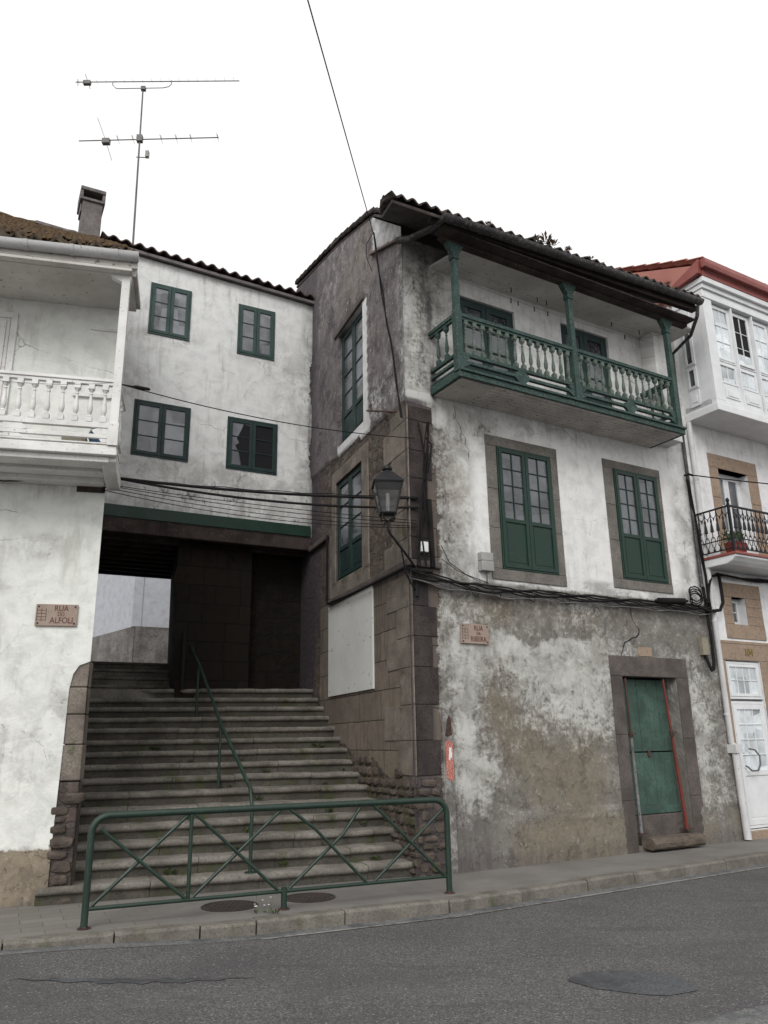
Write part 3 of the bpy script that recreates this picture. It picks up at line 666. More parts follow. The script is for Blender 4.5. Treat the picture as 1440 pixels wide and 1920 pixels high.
# side wall
SW1 = (1.72, 3.04, 6.86, 9.12); SW2 = (1.86, 3.2, 4.38, 6.2)
def ps(u, v):
    line = 6.5 + .065 * u
    up = S01((v - line) / .03)
    render = up * (.97 - .3 * bl(u, v, 4.75, 8, .25, 1.5)) + (1 - up) * .08
    white = 0
    if up > .5:
        white = .25 + .25 * bl(u, v, 1, 7.0, .8, .5) + .12 * bl(u, v, 3.5, 10.2, 1.5, .8) - .3 * bl(u, v, 2.2, 9.5, .9, .45) - .25 * bl(u, v, .9, 8.6, .4, .9) - .3 * S01((u - 4.2) / .4) + .5 * S01((1.25 - u) / .1) * S01((v - (9.3 + .4 * u)) / .08) + .15 * S01((.15 - u) / .1)
        if 1.5 < u < 1.74 and 6.7 < v < 9.15: white = 1.2
        if 1.42 < u < 3.04 and v < 6.9: white = 1.2
    ashl = .0
    if v < 4.1: ashl = .95 - .95 * S01((u - 3.9) / .5) - 1.0 * S01(((1.2 + .16 * u + .08 * math.sin(u * 5)) - v) / .2)
    else: ashl = .95 * S01((.75 - u) / .2) + .8 * bl(u, v, 2.5, 4.25, 1.2, .15)
    grime = .25 + .1 * (up > .5) + .9 * S01((u - 4.4) / .5) * (v < 5.3) + .05 * (v < 1.55 + .12 * u) + .12 * bl(u, v, 4, 8, 1.2, 2.5) * up + .3 * S01((u - 4.2) / .5) + .35 * bl(u, v, 0, 5, .35, 1.4) + .25 * bl(u, v, .4, 3.9, .6, .3) - .25 * S01((.35 - u) / .35) * up  # the term inside the passage paints its shade into this grime mask
    grime += .3 * S01((v - 2.5) / 2) * S01((u - 3.7) / .6) * (1 - up) - .5 * bl(u, v, 2.2, 6.68, .8, .12) - .4 * bl(u, v, 1.58, 7.6, .12, 1.2)
    if v > 9.3 + .4 * u and u < 1.25: grime = .25
    if white > 1: grime = .0; render = 1.2
    beige = .35 + .3 * bl(u, v, 1.5, 10, 1.5, .8)
    moss = .12 + .3 * S01((1.8 - v) / .4) + .25 * bl(u, v, .1, 9.2, .3, .4)
    return render, ashl, white, min(grime, 1.2), beige, moss
o = wall(S, [(-.03, -.2), (8.6, -.2), (8.6, 5.5), (6.1, 5.5), (6.1, 11.92), (6.0, 11.92), (2.94, 11.13), (1.16, 10.5), (.95, 10.32), (-.03, 9.5)],
         [(*SW1, .13), (*SW2, .12)], ps, M['side'], None, 'side_wall', 0, .09, wf=lambda u, v: (.03 if v > 6.5 + .065 * u else 0))
reparent_side(o)
def side(mb, name, m, **k): return reparent_side(mb.build(name, M[m], None, **k))
# closing walls so the house is solid
attrbox(F, [(6.25, 6.4, -.1, 9.9, -6, -.02), (.92, 6.4, 0, 11.9, -6.15, -6)], M['corner'], (1, 0, .8, .3, .2, 0), H, 'back_wall', 0)
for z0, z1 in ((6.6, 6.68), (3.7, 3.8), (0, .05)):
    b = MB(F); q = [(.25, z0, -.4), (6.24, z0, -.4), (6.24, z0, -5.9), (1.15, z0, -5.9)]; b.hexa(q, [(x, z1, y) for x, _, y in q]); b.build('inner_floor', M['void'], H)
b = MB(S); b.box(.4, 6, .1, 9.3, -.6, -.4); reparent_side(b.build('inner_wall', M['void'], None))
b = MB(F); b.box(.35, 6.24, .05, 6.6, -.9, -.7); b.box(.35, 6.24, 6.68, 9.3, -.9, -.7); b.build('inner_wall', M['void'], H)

# windows of the front
surround(H, F, None, (1.43, 2.91, 3.95, 6.26), (W1[0], W1[1], W1[2], W1[3]), -.06, .016, 'granite')
surround(H, F, None, (3.96, 5.38, 4.03, 6.29), (W2[0], W2[1], W2[2], W2[3]), -.06, .016, 'granite')
for q, rr in ((W1, 4), (W2, 4)):
    window(H, F, None, *q, .02, 2, 4, 2, .39, 'green', 'glass', .025, .06, .016, .05, name='window')
# balcony doors
for q in (D1, D2):
    window(H, F, None, q[0], q[1], q[2], q[3], -.06, 2, 3, 1, .3, 'green_dark', 'glass', .05, .09, .03, name='balcony_door')
# street door
surround(H, F, None, (3.68, 5.48, -.05, 2.92), (3.93, 5.2, -.05, 2.6), -.05, .02, 'granite_dark', 'door_surround', False)
b = MB(F); n = 5
for i in range(n):
    a = 3.97 + i * 1.2 / n; b.box(a + .002, a + 1.2 / n - .004, .62, 1.42, -.24, -.2 + .002 * (i % 2)); b.box(a + .004, a + 1.2 / n - .003, 1.44, 2.57, -.235, -.195 - .002 * (i % 2))
d = b.build('door', M['green_door'], H, .004)
b = MB(F); b.box(3.95, 5.18, .5, .62, -.24, -.185); b.build('bottom_rail', M['green_door'], d, .006)
b = MB(F); b.box(4.55, 4.6, 1.36, 1.46, -.19, -.17); b.build('latch', M['rust_brown'], d, .004)
b = MB(F); b.box(3.93, 5.2, .08, .49, -.27, -.12); b.build('sill', M['granite_dark'], H, .01)
b = MB(F); b.box(3.93, 5.2, .49, 2.6, -.36, -.3); b.build('door_back', M['void'], H)
b = MB(F); rd = random.Random(5); secs = []
for i in range(13):
    u = 4.03 + 1.16 * i / 12; j = [rd.uniform(-.008, .008) for _ in range(7)]
    secs.append([(u + (rd.uniform(-.02, .02) if 0 < i < 12 else 0), v_ + .03 + (j[k] if 0 < k < 6 else 0), w_ + (j[k] if 0 < k < 6 else 0)) for k, (w_, v_) in enumerate([(-.02, .02), (.19, .0), (.225, .03), (.235, .09), (.22, .14), (.18, .165), (-.02, .17)])])
b.add([p for q in secs for p in q], [(i * 7 + k, i * 7 + (k + 1) % 7, (i + 1) * 7 + (k + 1) % 7, (i + 1) * 7 + k) for i in range(12) for k in range(7)] + [tuple(range(7)), tuple(range(90, 83, -1))])
b.build('doorstep', M['doorstep'], H, .006)
def crack(pts, wd=.011):
    b = MB(F); q = []
    for i, (u, v) in enumerate(pts): q.append((u, v, wd * (.35 + .65 * math.sin(math.pi * (i + .5) / len(pts)))))
    b.prism([(u - .3 * w_ - w_ * .4, v + w_ * .3) for u, v, w_ in q] + [(u + w_ * .6, v - w_ * .4) for u, v, w_ in reversed(q)], -.004, .0035); b.build('crack', M['void'], H)
crack([(4.30, 3.72), (4.29, 3.62), (4.31, 3.52), (4.37, 3.44), (4.44, 3.38), (4.43, 3.30), (4.36, 3.24), (4.27, 3.22), (4.17, 3.17), (4.08, 3.14), (4.03, 3.05), (3.99, 2.97), (3.98, 2.92)], .016)
crack([(.86, 6.62), (.9, 6.5), (.88, 6.42), (.97, 6.3), (.99, 6.2), (1.06, 6.12), (1.05, 6.0), (1.12, 5.93), (1.1, 5.8)], .006)
# shop-number plaque above the door
b = MB(F); b.box(4.36, 4.68, 2.93, 3.08, .0, .012); b.build('wall_patch', M['granite_tan'], H, .004)

# side windows
for q in ((1.72, 3.04, 6.86, 9.12), (1.86, 3.2, 4.38, 6.2)):
    up = q[2] > 6
    o = window(None, S, None, q[0], q[1], q[2], q[3], -.06 if up else -.03, 2, 4 if up else 3, 1, .25 if up else .3, 'green_dark', ['glass_grey', 'glass'] if up else 'glass_grey', .035, .075, .025)
    reparent_side(o)
b = MB(S); b.box(1.62, 3.2, 9.14, 9.26, .005, .075); side(b, 'lintel', 'granite_dark', bevel=.01)
b = MB(S)
for x in [(1.55, 1.86, 4.3, 6.45), (3.2, 3.42, 4.3, 6.45), (1.86, 3.2, 6.2, 6.45), (1.55, 3.42, 4.1, 4.38)]: b.box(x[0], x[1] - .003, x[2], x[3] - .003, .0, .028)
side(b, 'stone_surround', 'granite_brown', bevel=.012)
# string course that steps up beside the side window
b = MB(S); b.box(-.06, 3.46, 4.0, 4.1, .0, .075); b.box(3.37, 3.46, 4.1, 5.34, .0, .07); b.box(3.37, 4.74, 5.26, 5.36, .0, .072)
side(b, 'string_course', 'granite_dark', bevel=.02)
b = MB(F); b.box(-.075, .5, 4.0, 4.1, .0, .06); b.build('string_course', M['granite_dark'], H, .02)
# boarded opening
b = MB(S); b.box(1.42, 3.58, 2.42, 3.99, .0, .03); bo = side(b, 'boarding', 'board', bevel=.004)
b = MB(S)
for uu in (1.5, 2.5, 3.5):
    for vv in (2.5, 3.2, 3.9): b.tube([(uu, vv, .03), (uu, vv, .034)], .011, 8)
o = b.build('screws', M['rust_brown'], bo)
# big quoins at the corner, each block a part
z = 1.22; i = 0
while z < 6.3:
    h = random.uniform(.4, .5); lo = .95 if i % 2 else .5; l2 = .42 if i % 2 == 0 else .3; z1 = min(z + h, 6.45)
    if z < 3.95 < z1: z1 = 3.99
    elif z < 4.15 < z1 and z > 3.95: z = 4.105
    if z1 - z > .12:
        b = MB(S); b.box(-.05, lo + random.uniform(-.08, .08), z + .002, z1 - .003, .0, .012 + random.uniform(0, .006)); o = side(b, 'quoin', 'granite_brown', bevel=.012)
        b = MB(F); b.box(.0, l2 + random.uniform(-.04, .03), z + .002, z1 - .003, .0, .016); b.build('quoin', M['granite_black'], H, .02)
    z = z1; i += 1
# rough rubble footing along the steps and at the corner
def rubble(fr, u0, u1, vtop, seed, w=.0):
    r = random.Random(seed); b = MB(fr); v = -.04
    while v < 1.7:
        h = r.uniform(.07, .15); u = u0 + r.uniform(-.1, .05)
        while u < u1:
            l = r.uniform(.12, .34)
            if v + h < vtop(u) and u + l * .6 < u1:
                n = 8; ph = r.uniform(0, 6); d = r.uniform(.012, .05); cu, cv = u + l / 2, v + h / 2; ring = []
                pts = [((l * .5) * (abs(math.cos(a)) ** .55) * (1 if math.cos(a) > 0 else -1) * r.uniform(.82, 1.0), (h * .5) * (abs(math.sin(a)) ** .55) * (1 if math.sin(a) > 0 else -1) * r.uniform(.8, 1.0)) for a in [6.2832 * (k + .5) / n for k in range(n)]]
                vs = [(max(u0 - .02, cu + x), cv + y, w - .02) for x, y in pts] + [(max(u0 - .02, cu + x * .9), cv + y * .88, w + d * r.uniform(.6, 1)) for x, y in pts] + [(cu + x * .45, cv + y * .4, w + d * r.uniform(1.0, 1.25)) for x, y in pts]
                b.add(vs, [(q * n + k, q * n + (k + 1) % n, (q + 1) * n + (k + 1) % n, (q + 1) * n + k) for q in (0, 1) for k in range(n)] + [tuple(range(2 * n, 3 * n))])
            u += l + r.uniform(.005, .03)
        v += h + r.uniform(.0, .012)
    return b
M['rubble'] = stone('dark_rubble_stone', (.135, .108, .09), (.05, .04, .034), 3.5, .95, .35)
side(rubble(S, .0, 3.2, lambda u: 1.2 + .15 * u + .09 * math.sin(u * 5), 31, .0), 'rubble_footing', 'rubble')
rubble(F, .02, .42, lambda u: 1.22, 32, .0).build('rubble_footing', M['rubble'], H)
# sloping drip ledge under the roof
b = MB(S); b.hexa([(-.12, 9.2, -.02), (1.22, 9.76, -.02), (1.22, 9.76, .1), (-.12, 9.2, .1)], [(-.12, 9.27, -.02), (1.22, 9.83, -.02), (1.22, 9.83, .06), (-.12, 9.27, .06)])
side(b, 'drip_ledge', 'tile_bridge', bevel=.008)
# roof
RP = [(1.05, 9.12), (.0, 9.7), (-1.1, 10.6), (-2.9, 11.22), (-6, 12.05)]
def hL(w):
    k = S01((w + 1.1) / 2.15); return -.146 * w - .06 - .64 * k
vt = lambda u: .045 * u * 1.0
tile_roof(F, hL, 5.84, RP, 'tile_dark', H, vf=vt, pitch=.2, amp=.036)
deck(F, lambda w: hL(w) + .03, 5.8, RP, 'wood_dark', H, vf=vt)
b = MB(F); b.hexa([(.5, 8.93, .0), (5.95, 8.93, .0), (5.95, 8.93, .7), (.66, 8.93, .7)], [(.5, 8.97, .0), (5.95, 8.97, .0), (5.95, 8.97, .7), (.66, 8.97, .7)]); b.build('balcony_ceiling', M['soffit'], H)
b = MB(F); b.hexa([(.3, 8.925, .64), (5.72, 8.925, .64), (5.72, 8.925, .76), (.3, 8.925, .76)], [(.2, 8.97, .64), (5.72, 9.0, .64), (5.72, 9.0, .76), (.2, 8.97, .76)])
b.hexa([(-.1, 8.99, .86), (5.76, 9.16, .86), (5.76, 9.16, .96), (-.1, 8.99, .96)], [(-.1, 9.06, .86), (5.76, 9.3, .86), (5.76, 9.3, .96), (-.1, 9.06, .96)])
b.box(.1, 5.72, 8.97, 9.0, .7, .95); b.build('eave_beam', M['wood_dark'], H, .01)
gutter(F, (.02, 9.06, 1.06), (5.78, 9.32, 1.06), .085, 'gutter_dark', H, None, 4)
b = MB(F); b.tube([(.06, 9.03, 1.04), (.02, 9.0, .8), (-.05, 9.1, .3), (-.12, 9.2, .05)], .055, 10); b.build('downpipe', M['gutter_dark'], H, smooth=True); b = MB(F); b.tube([(5.7, 9.22, 1.04), (5.74, 9.05, .98), (6.0, 8.9, .6), (6.06, 8.75, .1), (6.08, 8.0, .07), (6.08, 4.2, .07)], .035, 8)
b.build('downpipe', M['gutter_dark'], H, smooth=True)
# pier at the right end of the balcony
attrbox(F, [(5.28, 5.75, 6.8, 8.93, .0, .32)], M['corner'], (1, 0, .9, .2, .3, 0), H, 'pier')

# balcony
BW = .7; b = MB(F); b.box(.5, 5.22, 6.72, 6.8, .0, BW + .03); fl = b.build('balcony_floor', M['soffit_grey'], H, .006)
b = MB(F)
for k in range(8): b.box(1.12, 5.2, 6.7, 6.718, .01 + k * .09, .09 + k * .09)
b.build('floor_board', M['soffit_grey'], fl, .004)
b = MB(F); b.box(.5, 1.1, 6.69, 6.716, .01, BW + .0); b.build('ceiling_panel', M['soffit'], fl, .003)
b = MB(F); b.box(.44, 5.26, 6.70, 6.79, BW + .03, BW + .07); b.box(.44, 5.27, 6.79, 6.83, BW - .02, BW + .1); b.box(.44, .5, 6.70, 6.83, .0, BW + .03); b.box(5.2, 5.26, 6.70, 6.83, .0, BW + .03)
b.build('fascia', M['green_old'], fl, .006)
R_ = MB(F)
def rail_line(b, v0, v1, t):
    b.box(.5, 5.2, v0, v1, BW - t, BW + t); b.box(.48 - t, .48 + t, v0 + .001, v1 - .001, .0, BW - t); b.box(5.17 - t, 5.17 + t, v0 + .001, v1 - .001, .0, BW - t)
rail_line(R_, 7.70, 7.76, .045); rail_line(R_, 7.66, 7.70, .028); rail_line(R_, 7.07, 7.12, .03); rail_line(R_, 6.95, 7.0, .028); rail_line(R_, 6.85, 6.88, .022)
for u in (1.65, 4.0):
    R_.prism([(u - .17, 6.97), (u - .12, 7.03), (u - .06, 7.07), (u + .06, 7.07), (u + .12, 7.03), (u + .17, 6.97), (u + .09, 6.9), (u + .06, 6.86), (u - .06, 6.86), (u - .09, 6.9)], BW - .015, BW + .035)
for u in (.48, 2.8, 5.17):
    for s in (-1, 1):
        if (u < 1 and s < 0) or (u > 5 and s > 0): continue
        R_.prism([(u + s * .05, 6.86), (u + s * .2, 6.95), (u + s * .12, 7.0), (u + s * .2, 7.06), (u + s * .05, 7.08)], BW - .012, BW + .03)
rl = R_.build('balcony_railing', M['green_old'], H, .005)
for k in range(14): baluster(F, .48 + (k + .95) * 2.32 / 14.9, 7.12, 7.66, BW, .032, 'bal_grey', rl)
for k in range(14): baluster(F, 2.8 + (k + .95) * 2.37 / 14.9, 7.12, 7.66, BW, .032, 'bal_grey', rl)
for w_ in (.2, .42): baluster(F, .48, 7.12, 7.66, w_, .032, 'green_old', rl)
for w_ in (.2, .42): baluster(F, 5.17, 7.12, 7.66, w_, .032, 'green_old', rl)
for u in (.48, 2.8, 5.17):
    b = MB(F); b.box(u - .055, u + .055, 6.8, 7.8, BW - .055, BW + .055); b.box(u - .045, u + .045, 7.8, 8.72, BW - .045, BW + .045)
    b.box(u - .06, u + .06, 8.66, 8.74, BW - .06, BW + .06)
    b.prism([(u - .05, 8.74), (u + .05, 8.74), (u + .15, 8.9), (u + .15, 8.94), (u - .15, 8.94), (u - .15, 8.9)], BW - .05, BW + .05)
    b.build('post', M['green_old'], H, .006)
# stay wires with pegs under the balcony ceiling
b = MB(F)
for w_ in (.25, .5): b.tube([(.6 + k * .46, 8.72 - .07 * math.sin(math.pi * k / 10), w_) for k in range(11)], .0025, 4)
b.single('clothes_line', M['cable_grey'], (.6, 8.7, .4), 'thin washing lines strung under the green balcony ceiling', 'washing line')
for k, (u, w_) in enumerate([(1.75, .5), (1.95, .25), (2.1, .25), (2.3, .5), (2.45, .25), (2.5, .5), (2.75, .25), (4.0, .5), (4.6, .25), (4.7, .5)]):
    q = (u - .6) / 4.6; v = 8.72 - .07 * math.sin(math.pi * q)
    MB(F).box(u - .006, u + .006, v - .075, v + .012, w_ - .008, w_ + .008).single('clothes_peg', M['wood_dark'], (u, v, w_), 'dark clothes peg, ' + ('first', 'second', 'third', 'fourth', 'fifth', 'sixth', 'seventh', 'eighth', 'ninth', 'tenth')[k] + ' from the left on the green balcony washing lines', 'clothes peg', 'clothes pegs on the washing lines')

# ================================================================== HOUSE OVER THE PASSAGE
Hb = Thing('passage_house', B, (-2, 5.3, 0), 'white house bridging the dark passage over the steps', 'house')
BWN = [(-3.44, -2.64, 9.29, 10.40), (-1.67, -.88, 9.25, 10.38), (-3.58, -2.53, 6.78, 7.88), (-1.80, -.77, 6.77, 7.85)]
def pb(u, v):
    white = .97 - .2 * bl(u, v, -3.9, 8.2, .5, .5) - .25 * bl(u, v, -2.5, 6.2, 2, .35) - .3 * bl(u, v, -.1, 8, .18, 3) - .12 * S01((7.2 - v)) - .15 * bl(u, v, -.6, 8.8, .4, 1) - .2 * bl(u, v, -2.5, 5.82, 3, .06)
    for h in BWN: white -= .22 * (bl(u, v, h[0], h[2], .15, .12) + bl(u, v, h[1], h[2], .15, .12) + .5 * bl(u, v, (h[0] + h[1]) / 2, h[2] - .1, .4, .12))
    grime = .16 + .5 * bl(u, v, -.02, 8, .12, 3.5) + .15 * bl(u, v, -2.2, 5.85, 3, .2) + .2 * bl(u, v, -3.9, 8.1, .4, .5)
    return .98 - .8 * bl(u, v, .0, 9.0, .09, .6) - .8 * bl(u, v, .0, 7.2, .07, .5) - .4 * bl(u, v, .02, 8, .08, 1.5), 0, white, grime, .3, .05
wall(B, [(-6.2, 5.56), (.02, 5.56), (.02, 10.74), (-6.2, 11.02)], [(*h, .1) for h in BWN], pb, M['bridge'], Hb, 'front_wall', 0, .1)
for k, h in enumerate(BWN):
    window(Hb, B, None, *h, .012, 2, 3, 1, 0, 'green_bridge' if k < 2 else 'green_dark', 'glass_grey' if k < 3 else ['glass_grey', 'void'], .035, .06, .018, .045)
# the broken curtain gap in the lower right window
b = MB(B); w4 = BWN[3]
b.prism([(-1.50, 6.87), (-1.345, 6.87), (-1.345, 7.72), (-1.47, 7.74), (-1.53, 7.58), (-1.60, 7.42), (-1.55, 7.33), (-1.63, 7.27), (-1.56, 7.15), (-1.52, 7.0)], .002, .01)
b.build('broken_pane', M['void'], Hb)
b = MB(B); b.box(-6.1, -.04, 5.57, 5.79, .003, .05); b.build('fascia', M['green'], Hb, .006)
b = MB(B); b.box(-6.1, .0, 5.3, 5.565, -.12, .02); b.build('beam', M['wood_dark'], Hb, .015)
b = MB(B); b.box(-6.2, .1, 5.38, 5.55, -3.7, -.13)
for k in range(9): b.box(-6.1, .05, 5.26, 5.38, -.45 - k * .4, -.35 - k * .4)
b.build('passage_ceiling', M['wood_dark'], Hb)
b = MB(B); b.box(-6.2, .0, 5.56, 10.3, -3.85, -3.7); b.box(-6.35, -6.2, 5.6, 10.6, -3.8, 0); flatattr(b.build('back_wall', M['bridge'], Hb), (1, 0, .8, .2, .2, 0))
rpb = [(.16, 10.86), (-1.9, 11.5), (-3.95, 10.75)]
vb = lambda u: -.045 * u
tile_roof(B, -4.45, .14, rpb, 'tile_bridge', Hb, vf=vb, pitch=.24, amp=.038)
deck(B, -5.6, .05, [(.12, 10.86), (-1.9, 11.5), (-3.9, 10.75)], 'chimney', Hb, vf=vb, drop=.06, th=.06, name='eave_board')
# inner wall at the head of the steps, with the gap that leads on
def pi(u, v): return .0, .62 if v > 3.3 else .9, 0, .25, .3, .1
o = wall(B, [(-2.45, 2.4), (-1.1, 2.4), (-1.1, 5.4), (-2.55, 5.4), (-2.52, 4.9), (-2.6, 4.6), (-2.5, 4.2), (-2.54, 3.7), (-2.47, 3.2)], [], pi, M['darkened'], Hb, 'passage_wall', -.35, .15)
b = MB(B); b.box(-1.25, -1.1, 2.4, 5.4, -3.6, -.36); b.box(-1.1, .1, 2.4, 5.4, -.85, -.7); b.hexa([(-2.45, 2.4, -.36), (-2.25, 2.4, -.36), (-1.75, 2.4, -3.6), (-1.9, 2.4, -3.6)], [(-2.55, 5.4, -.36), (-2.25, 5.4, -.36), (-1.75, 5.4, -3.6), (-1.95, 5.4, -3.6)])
flatattr(b.build('inner_partition', M['darkened'], Hb), (.0, .5, 0, .3, .3, 0))

# ================================================================== STAIRCASE
ST = Thing('stone_staircase', G, (-1.6, 0, -10.2), 'wide worn granite steps climbing into the passage', 'staircase')
A0 = Vector((-3.66, 9.46)); B0 = Vector((.36, 10.98)); A1 = Vector((-5.36, 14.04)); B1 = Vector((-1.42, 15.07))
RISE = .175; rs = random.Random(11)
def step_block(b, p, q, z0, z1, up, tread, seed):
    # profile in (depth, z) swept from p to q
    pr = [(0, z0 - .04), (0, z1 - .085), (-.02, z1 - .082), (-.045, z1 - .065), (-.055, z1 - .042), (-.048, z1 - .016), (-.028, z1 - .003), (tread + .08, z1), (tread + .08, z0 - .04)]
    vs = []
    n = max(2, int((q - p).length / .12))
    for i in range(n + 1):
        c = p.lerp(q, i / n)
        jz = .003 * math.sin(i * 1.7 + seed); jd = .004 * math.sin(i * 1.1 + seed * 2)
        for dp, z in pr:
            x = c + up * (dp + (jd if dp < .02 else 0)); vs.append((x.x, z + (jz if z > z1 - .08 else 0), -x.y))
    k = len(pr)
    fs = [(i * k + j, i * k + (j + 1) % k, (i + 1) * k + (j + 1) % k, (i + 1) * k + j) for i in range(n) for j in range(k)]
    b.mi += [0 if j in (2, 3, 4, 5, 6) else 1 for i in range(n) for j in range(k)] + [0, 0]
    b.add(vs, fs + [tuple(range(k)), tuple(range((n + 1) * k - 1, n * k - 1, -1))])
for n in range(1, 16):
    k = (n - 1) / 14; a = A0.lerp(A1, k); c = B0.lerp(B1, k); d = (c - a).normalized(); up = Vector((-d.y, d.x))
    if n == 1: a = a - d * .22
    if n > 1: a = a - d * .12
    c = c + d * (.12 if n > 2 else .07)
    b = MB(G); s = 0; Ln = (c - a).length
    while s < Ln - .05:
        e = min(Ln, s + rs.uniform(.8, 1.7))
        if Ln - e < .4: e = Ln
        j = rs.uniform(-.006, .006)
        step_block(b, a + d * (s + .004) + up * j, a + d * (e - .004) + up * j, (n - 1) * RISE, n * RISE + rs.uniform(-.006, .006), up, .36 if n < 15 else .9, rs.uniform(0, 9)); s = e
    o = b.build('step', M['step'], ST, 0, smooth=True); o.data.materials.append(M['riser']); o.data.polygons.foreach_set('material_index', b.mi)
    b = MB(G); z0, z1 = (n - 1) * RISE - .03, n * RISE - .02; q = [(x.x, z0, -x.y) for x in (a + up * .02 + d * .02, c + up * .02 - d * .02, c + up * .5 - d * .02, a + up * .5 + d * .02)]
    b.hexa(q, [(x, z1, y) for x, _, y in q]); b.build('step_core', M['riser'], ST)
# landing and the narrower upper flight
b = MB(B); b.box(-5.2, .2, 2.3, 2.60, -4.0, -.5); b.build('landing', M['step'], None).name = 'landing_tmp'
o = bpy.data.objects['landing_tmp']; o.name = 'landing'; o.parent = ST.e; o.matrix_world = Matrix.Translation(B.o) @ B.rot
o.matrix_parent_inverse = Matrix.Identity(4); bpy.context.view_layer.update(); o.matrix_local = ST.e.matrix_world.inverted() @ (Matrix.Translation(B.o) @ B.rot)
for n in range(4):
    b = MB(B); z = 2.6 + (n + 1) * .18; w0 = -1.9 - n * .36
    b.prismu([(w0, z - .3), (w0, z - .06), (w0 + .035, z - .05), (w0 + .035, z - .01), (w0 + .01, z), (-6.5, z), (-6.5, z - .3)], -4.8, -1.85)
    o = b.build('step', M['step'], None); o.parent = ST.e; o.matrix_parent_inverse = Matrix.Identity(4); o.matrix_local = ST.e.matrix_world.inverted() @ (Matrix.Translation(B.o) @ B.rot)
# rough masonry between the steps and the walls
b = MB(LP); o = wall(LP, [(0, -.2), (11, -.2), (11, 7.4), (0, 7.4)], [], lambda u, v: (.05 if v < 5.3 else 1, .35 * (v > .9), .9 if v > 5.3 else 0, .6 if v < 5.3 else .1, .2, .3 if v < 1 else .1), M['side'], None, 'passage_left_wall_tmp', 0, .2)
LWALL = o
# upper street behind
gz = 4.0
b = MB(G); b.add([(-14, 3.3, -17.2), (2.5, 3.3, -17.2), (6, 3.3 + .093 * 33, -50.2), (-22, 3.3 + .093 * 33, -50.2)], [(0, 1, 2, 3)], [(0, 0), (9, 0), (9, 20), (0, 20)])
o = b.build('upper_street', M['pave'], None); tag(o, 'upper street behind the passage', None, None, 'structure')
if o.data.polygons[0].normal.z < 0: o.data.flip_normals()

# far house seen through the passage
FC = Vector((-7.77, 24.45)); far1 = Fr((FC.x, FC.y), 68); far2 = Fr((FC.x, FC.y), -42.7, True)
def pfar(u, v):
    up = v > 5.22 + .02 * math.sin(u * 9)
    return 1, 0, 1.3, -.6, .1, 0
Hf = Thing('far_house', far1, (0, gz, 0), 'white house with dirty grey base seen through the passage', 'house')
wall(far1, [(0, gz - .6), (8, gz - .6), (8, 9.5), (0, 9.5)], [], pfar, M['far'], Hf, 'wall', 0, .15)
o = wall(far2, [(0, gz - .6), (8, gz - .6), (8, 9.5), (0, 9.5)], [], pfar, M['far'], None, 'wall', 0, .15)
o.parent = Hf.e; o.matrix_local = Hf.e.matrix_world.inverted() @ (Matrix.Translation(far2.o) @ far2.rot) if False else (Matrix.Translation(Vector((0, 0, -gz))) @ (Matrix.Translation(far1.o) @ far1.rot).inverted() @ Matrix.Translation(far2.o) @ far2.rot)
M['dado'] = stone('dirty_grey_dado', (.21, .205, .2), (.075, .062, .054), 1.1)
b = MB(far1); b.prism([(.0, gz - .6), (8, gz - .6), (8, 5.3), (5, 5.25), (3, 5.22), (1.2, 5.2), (.0, 5.22)], -.1, .03); b.build('dado', M['dado'], Hf)
b = MB(far2); b.prism([(.0, gz - .6), (8, gz - .6), (8, 5.16), (3, 5.2), (.0, 5.22)], -.1, .03); o = b.build('dado', M['dado'], None)
o.parent = Hf.e; o.matrix_local = (Matrix.Translation(Vector((0, 0, -gz))) @ (Matrix.Translation(far1.o) @ far1.rot).inverted() @ Matrix.Translation(far2.o) @ far2.rot)
b = MB(far1); b.box(-.12, .18, 5.2, 7.25, -.05, .03); b.prism([(-.12, 7.25), (.18, 7.25), (.13, 7.38), (.03, 7.46), (-.08, 7.38)], -.05, .03); flatattr(b.build('chamfer', M['far'], Hf, .02), (1, 0, .9, .1, .1, 0))
b = MB(far1); b.box(.0, 8, 9.5, 9.7, -9, .1); b.build('roof', M['tile_bridge'], Hf)

# ================================================================== LEFT HOUSE
Hl = Thing('left_house', L, (-1.5, 0, 0), 'white house at left edge with white balcony and mossy roof', 'house')
def pl(u, v):
    white = .97 - .22 * bl(u, v, -.9, 1.6, .6, .45) - .2 * bl(u, v, -.7, 4.0, .3, .15) - .18 * bl(u, v, -1.2, 3.6, .3, .2) - .2 * bl(u, v, -.3, 2.2, .1, .4) - .02
    grime = .1 + .2 * bl(u, v, -1.1, 1.7, .5, .4) + .12 * bl(u, v, -.7, 2.6, .6, .3) + .2 * bl(u, v, -.5, 4.75, 1, .08)
    beige = .1
    if v < .61: white = -.1; beige = 1.0; grime = .16 + .3 * S01((.12 - v) / .1) + .35 * bl(u, v, -.25, .2, .12, .2)
    return 1, 0, white, grime, beige, .05
outl = [(-6, -.2), (-.24, -.2), (-.24, .6), (-.22, 1.5), (-.21, 2.3), (-.18, 2.48), (-.12, 2.58), (0, 2.63), (0, 7.6), (-6, 7.6)]
wall(L, outl, [], pl, M['left'], Hl, 'front_wall', 0, .09)
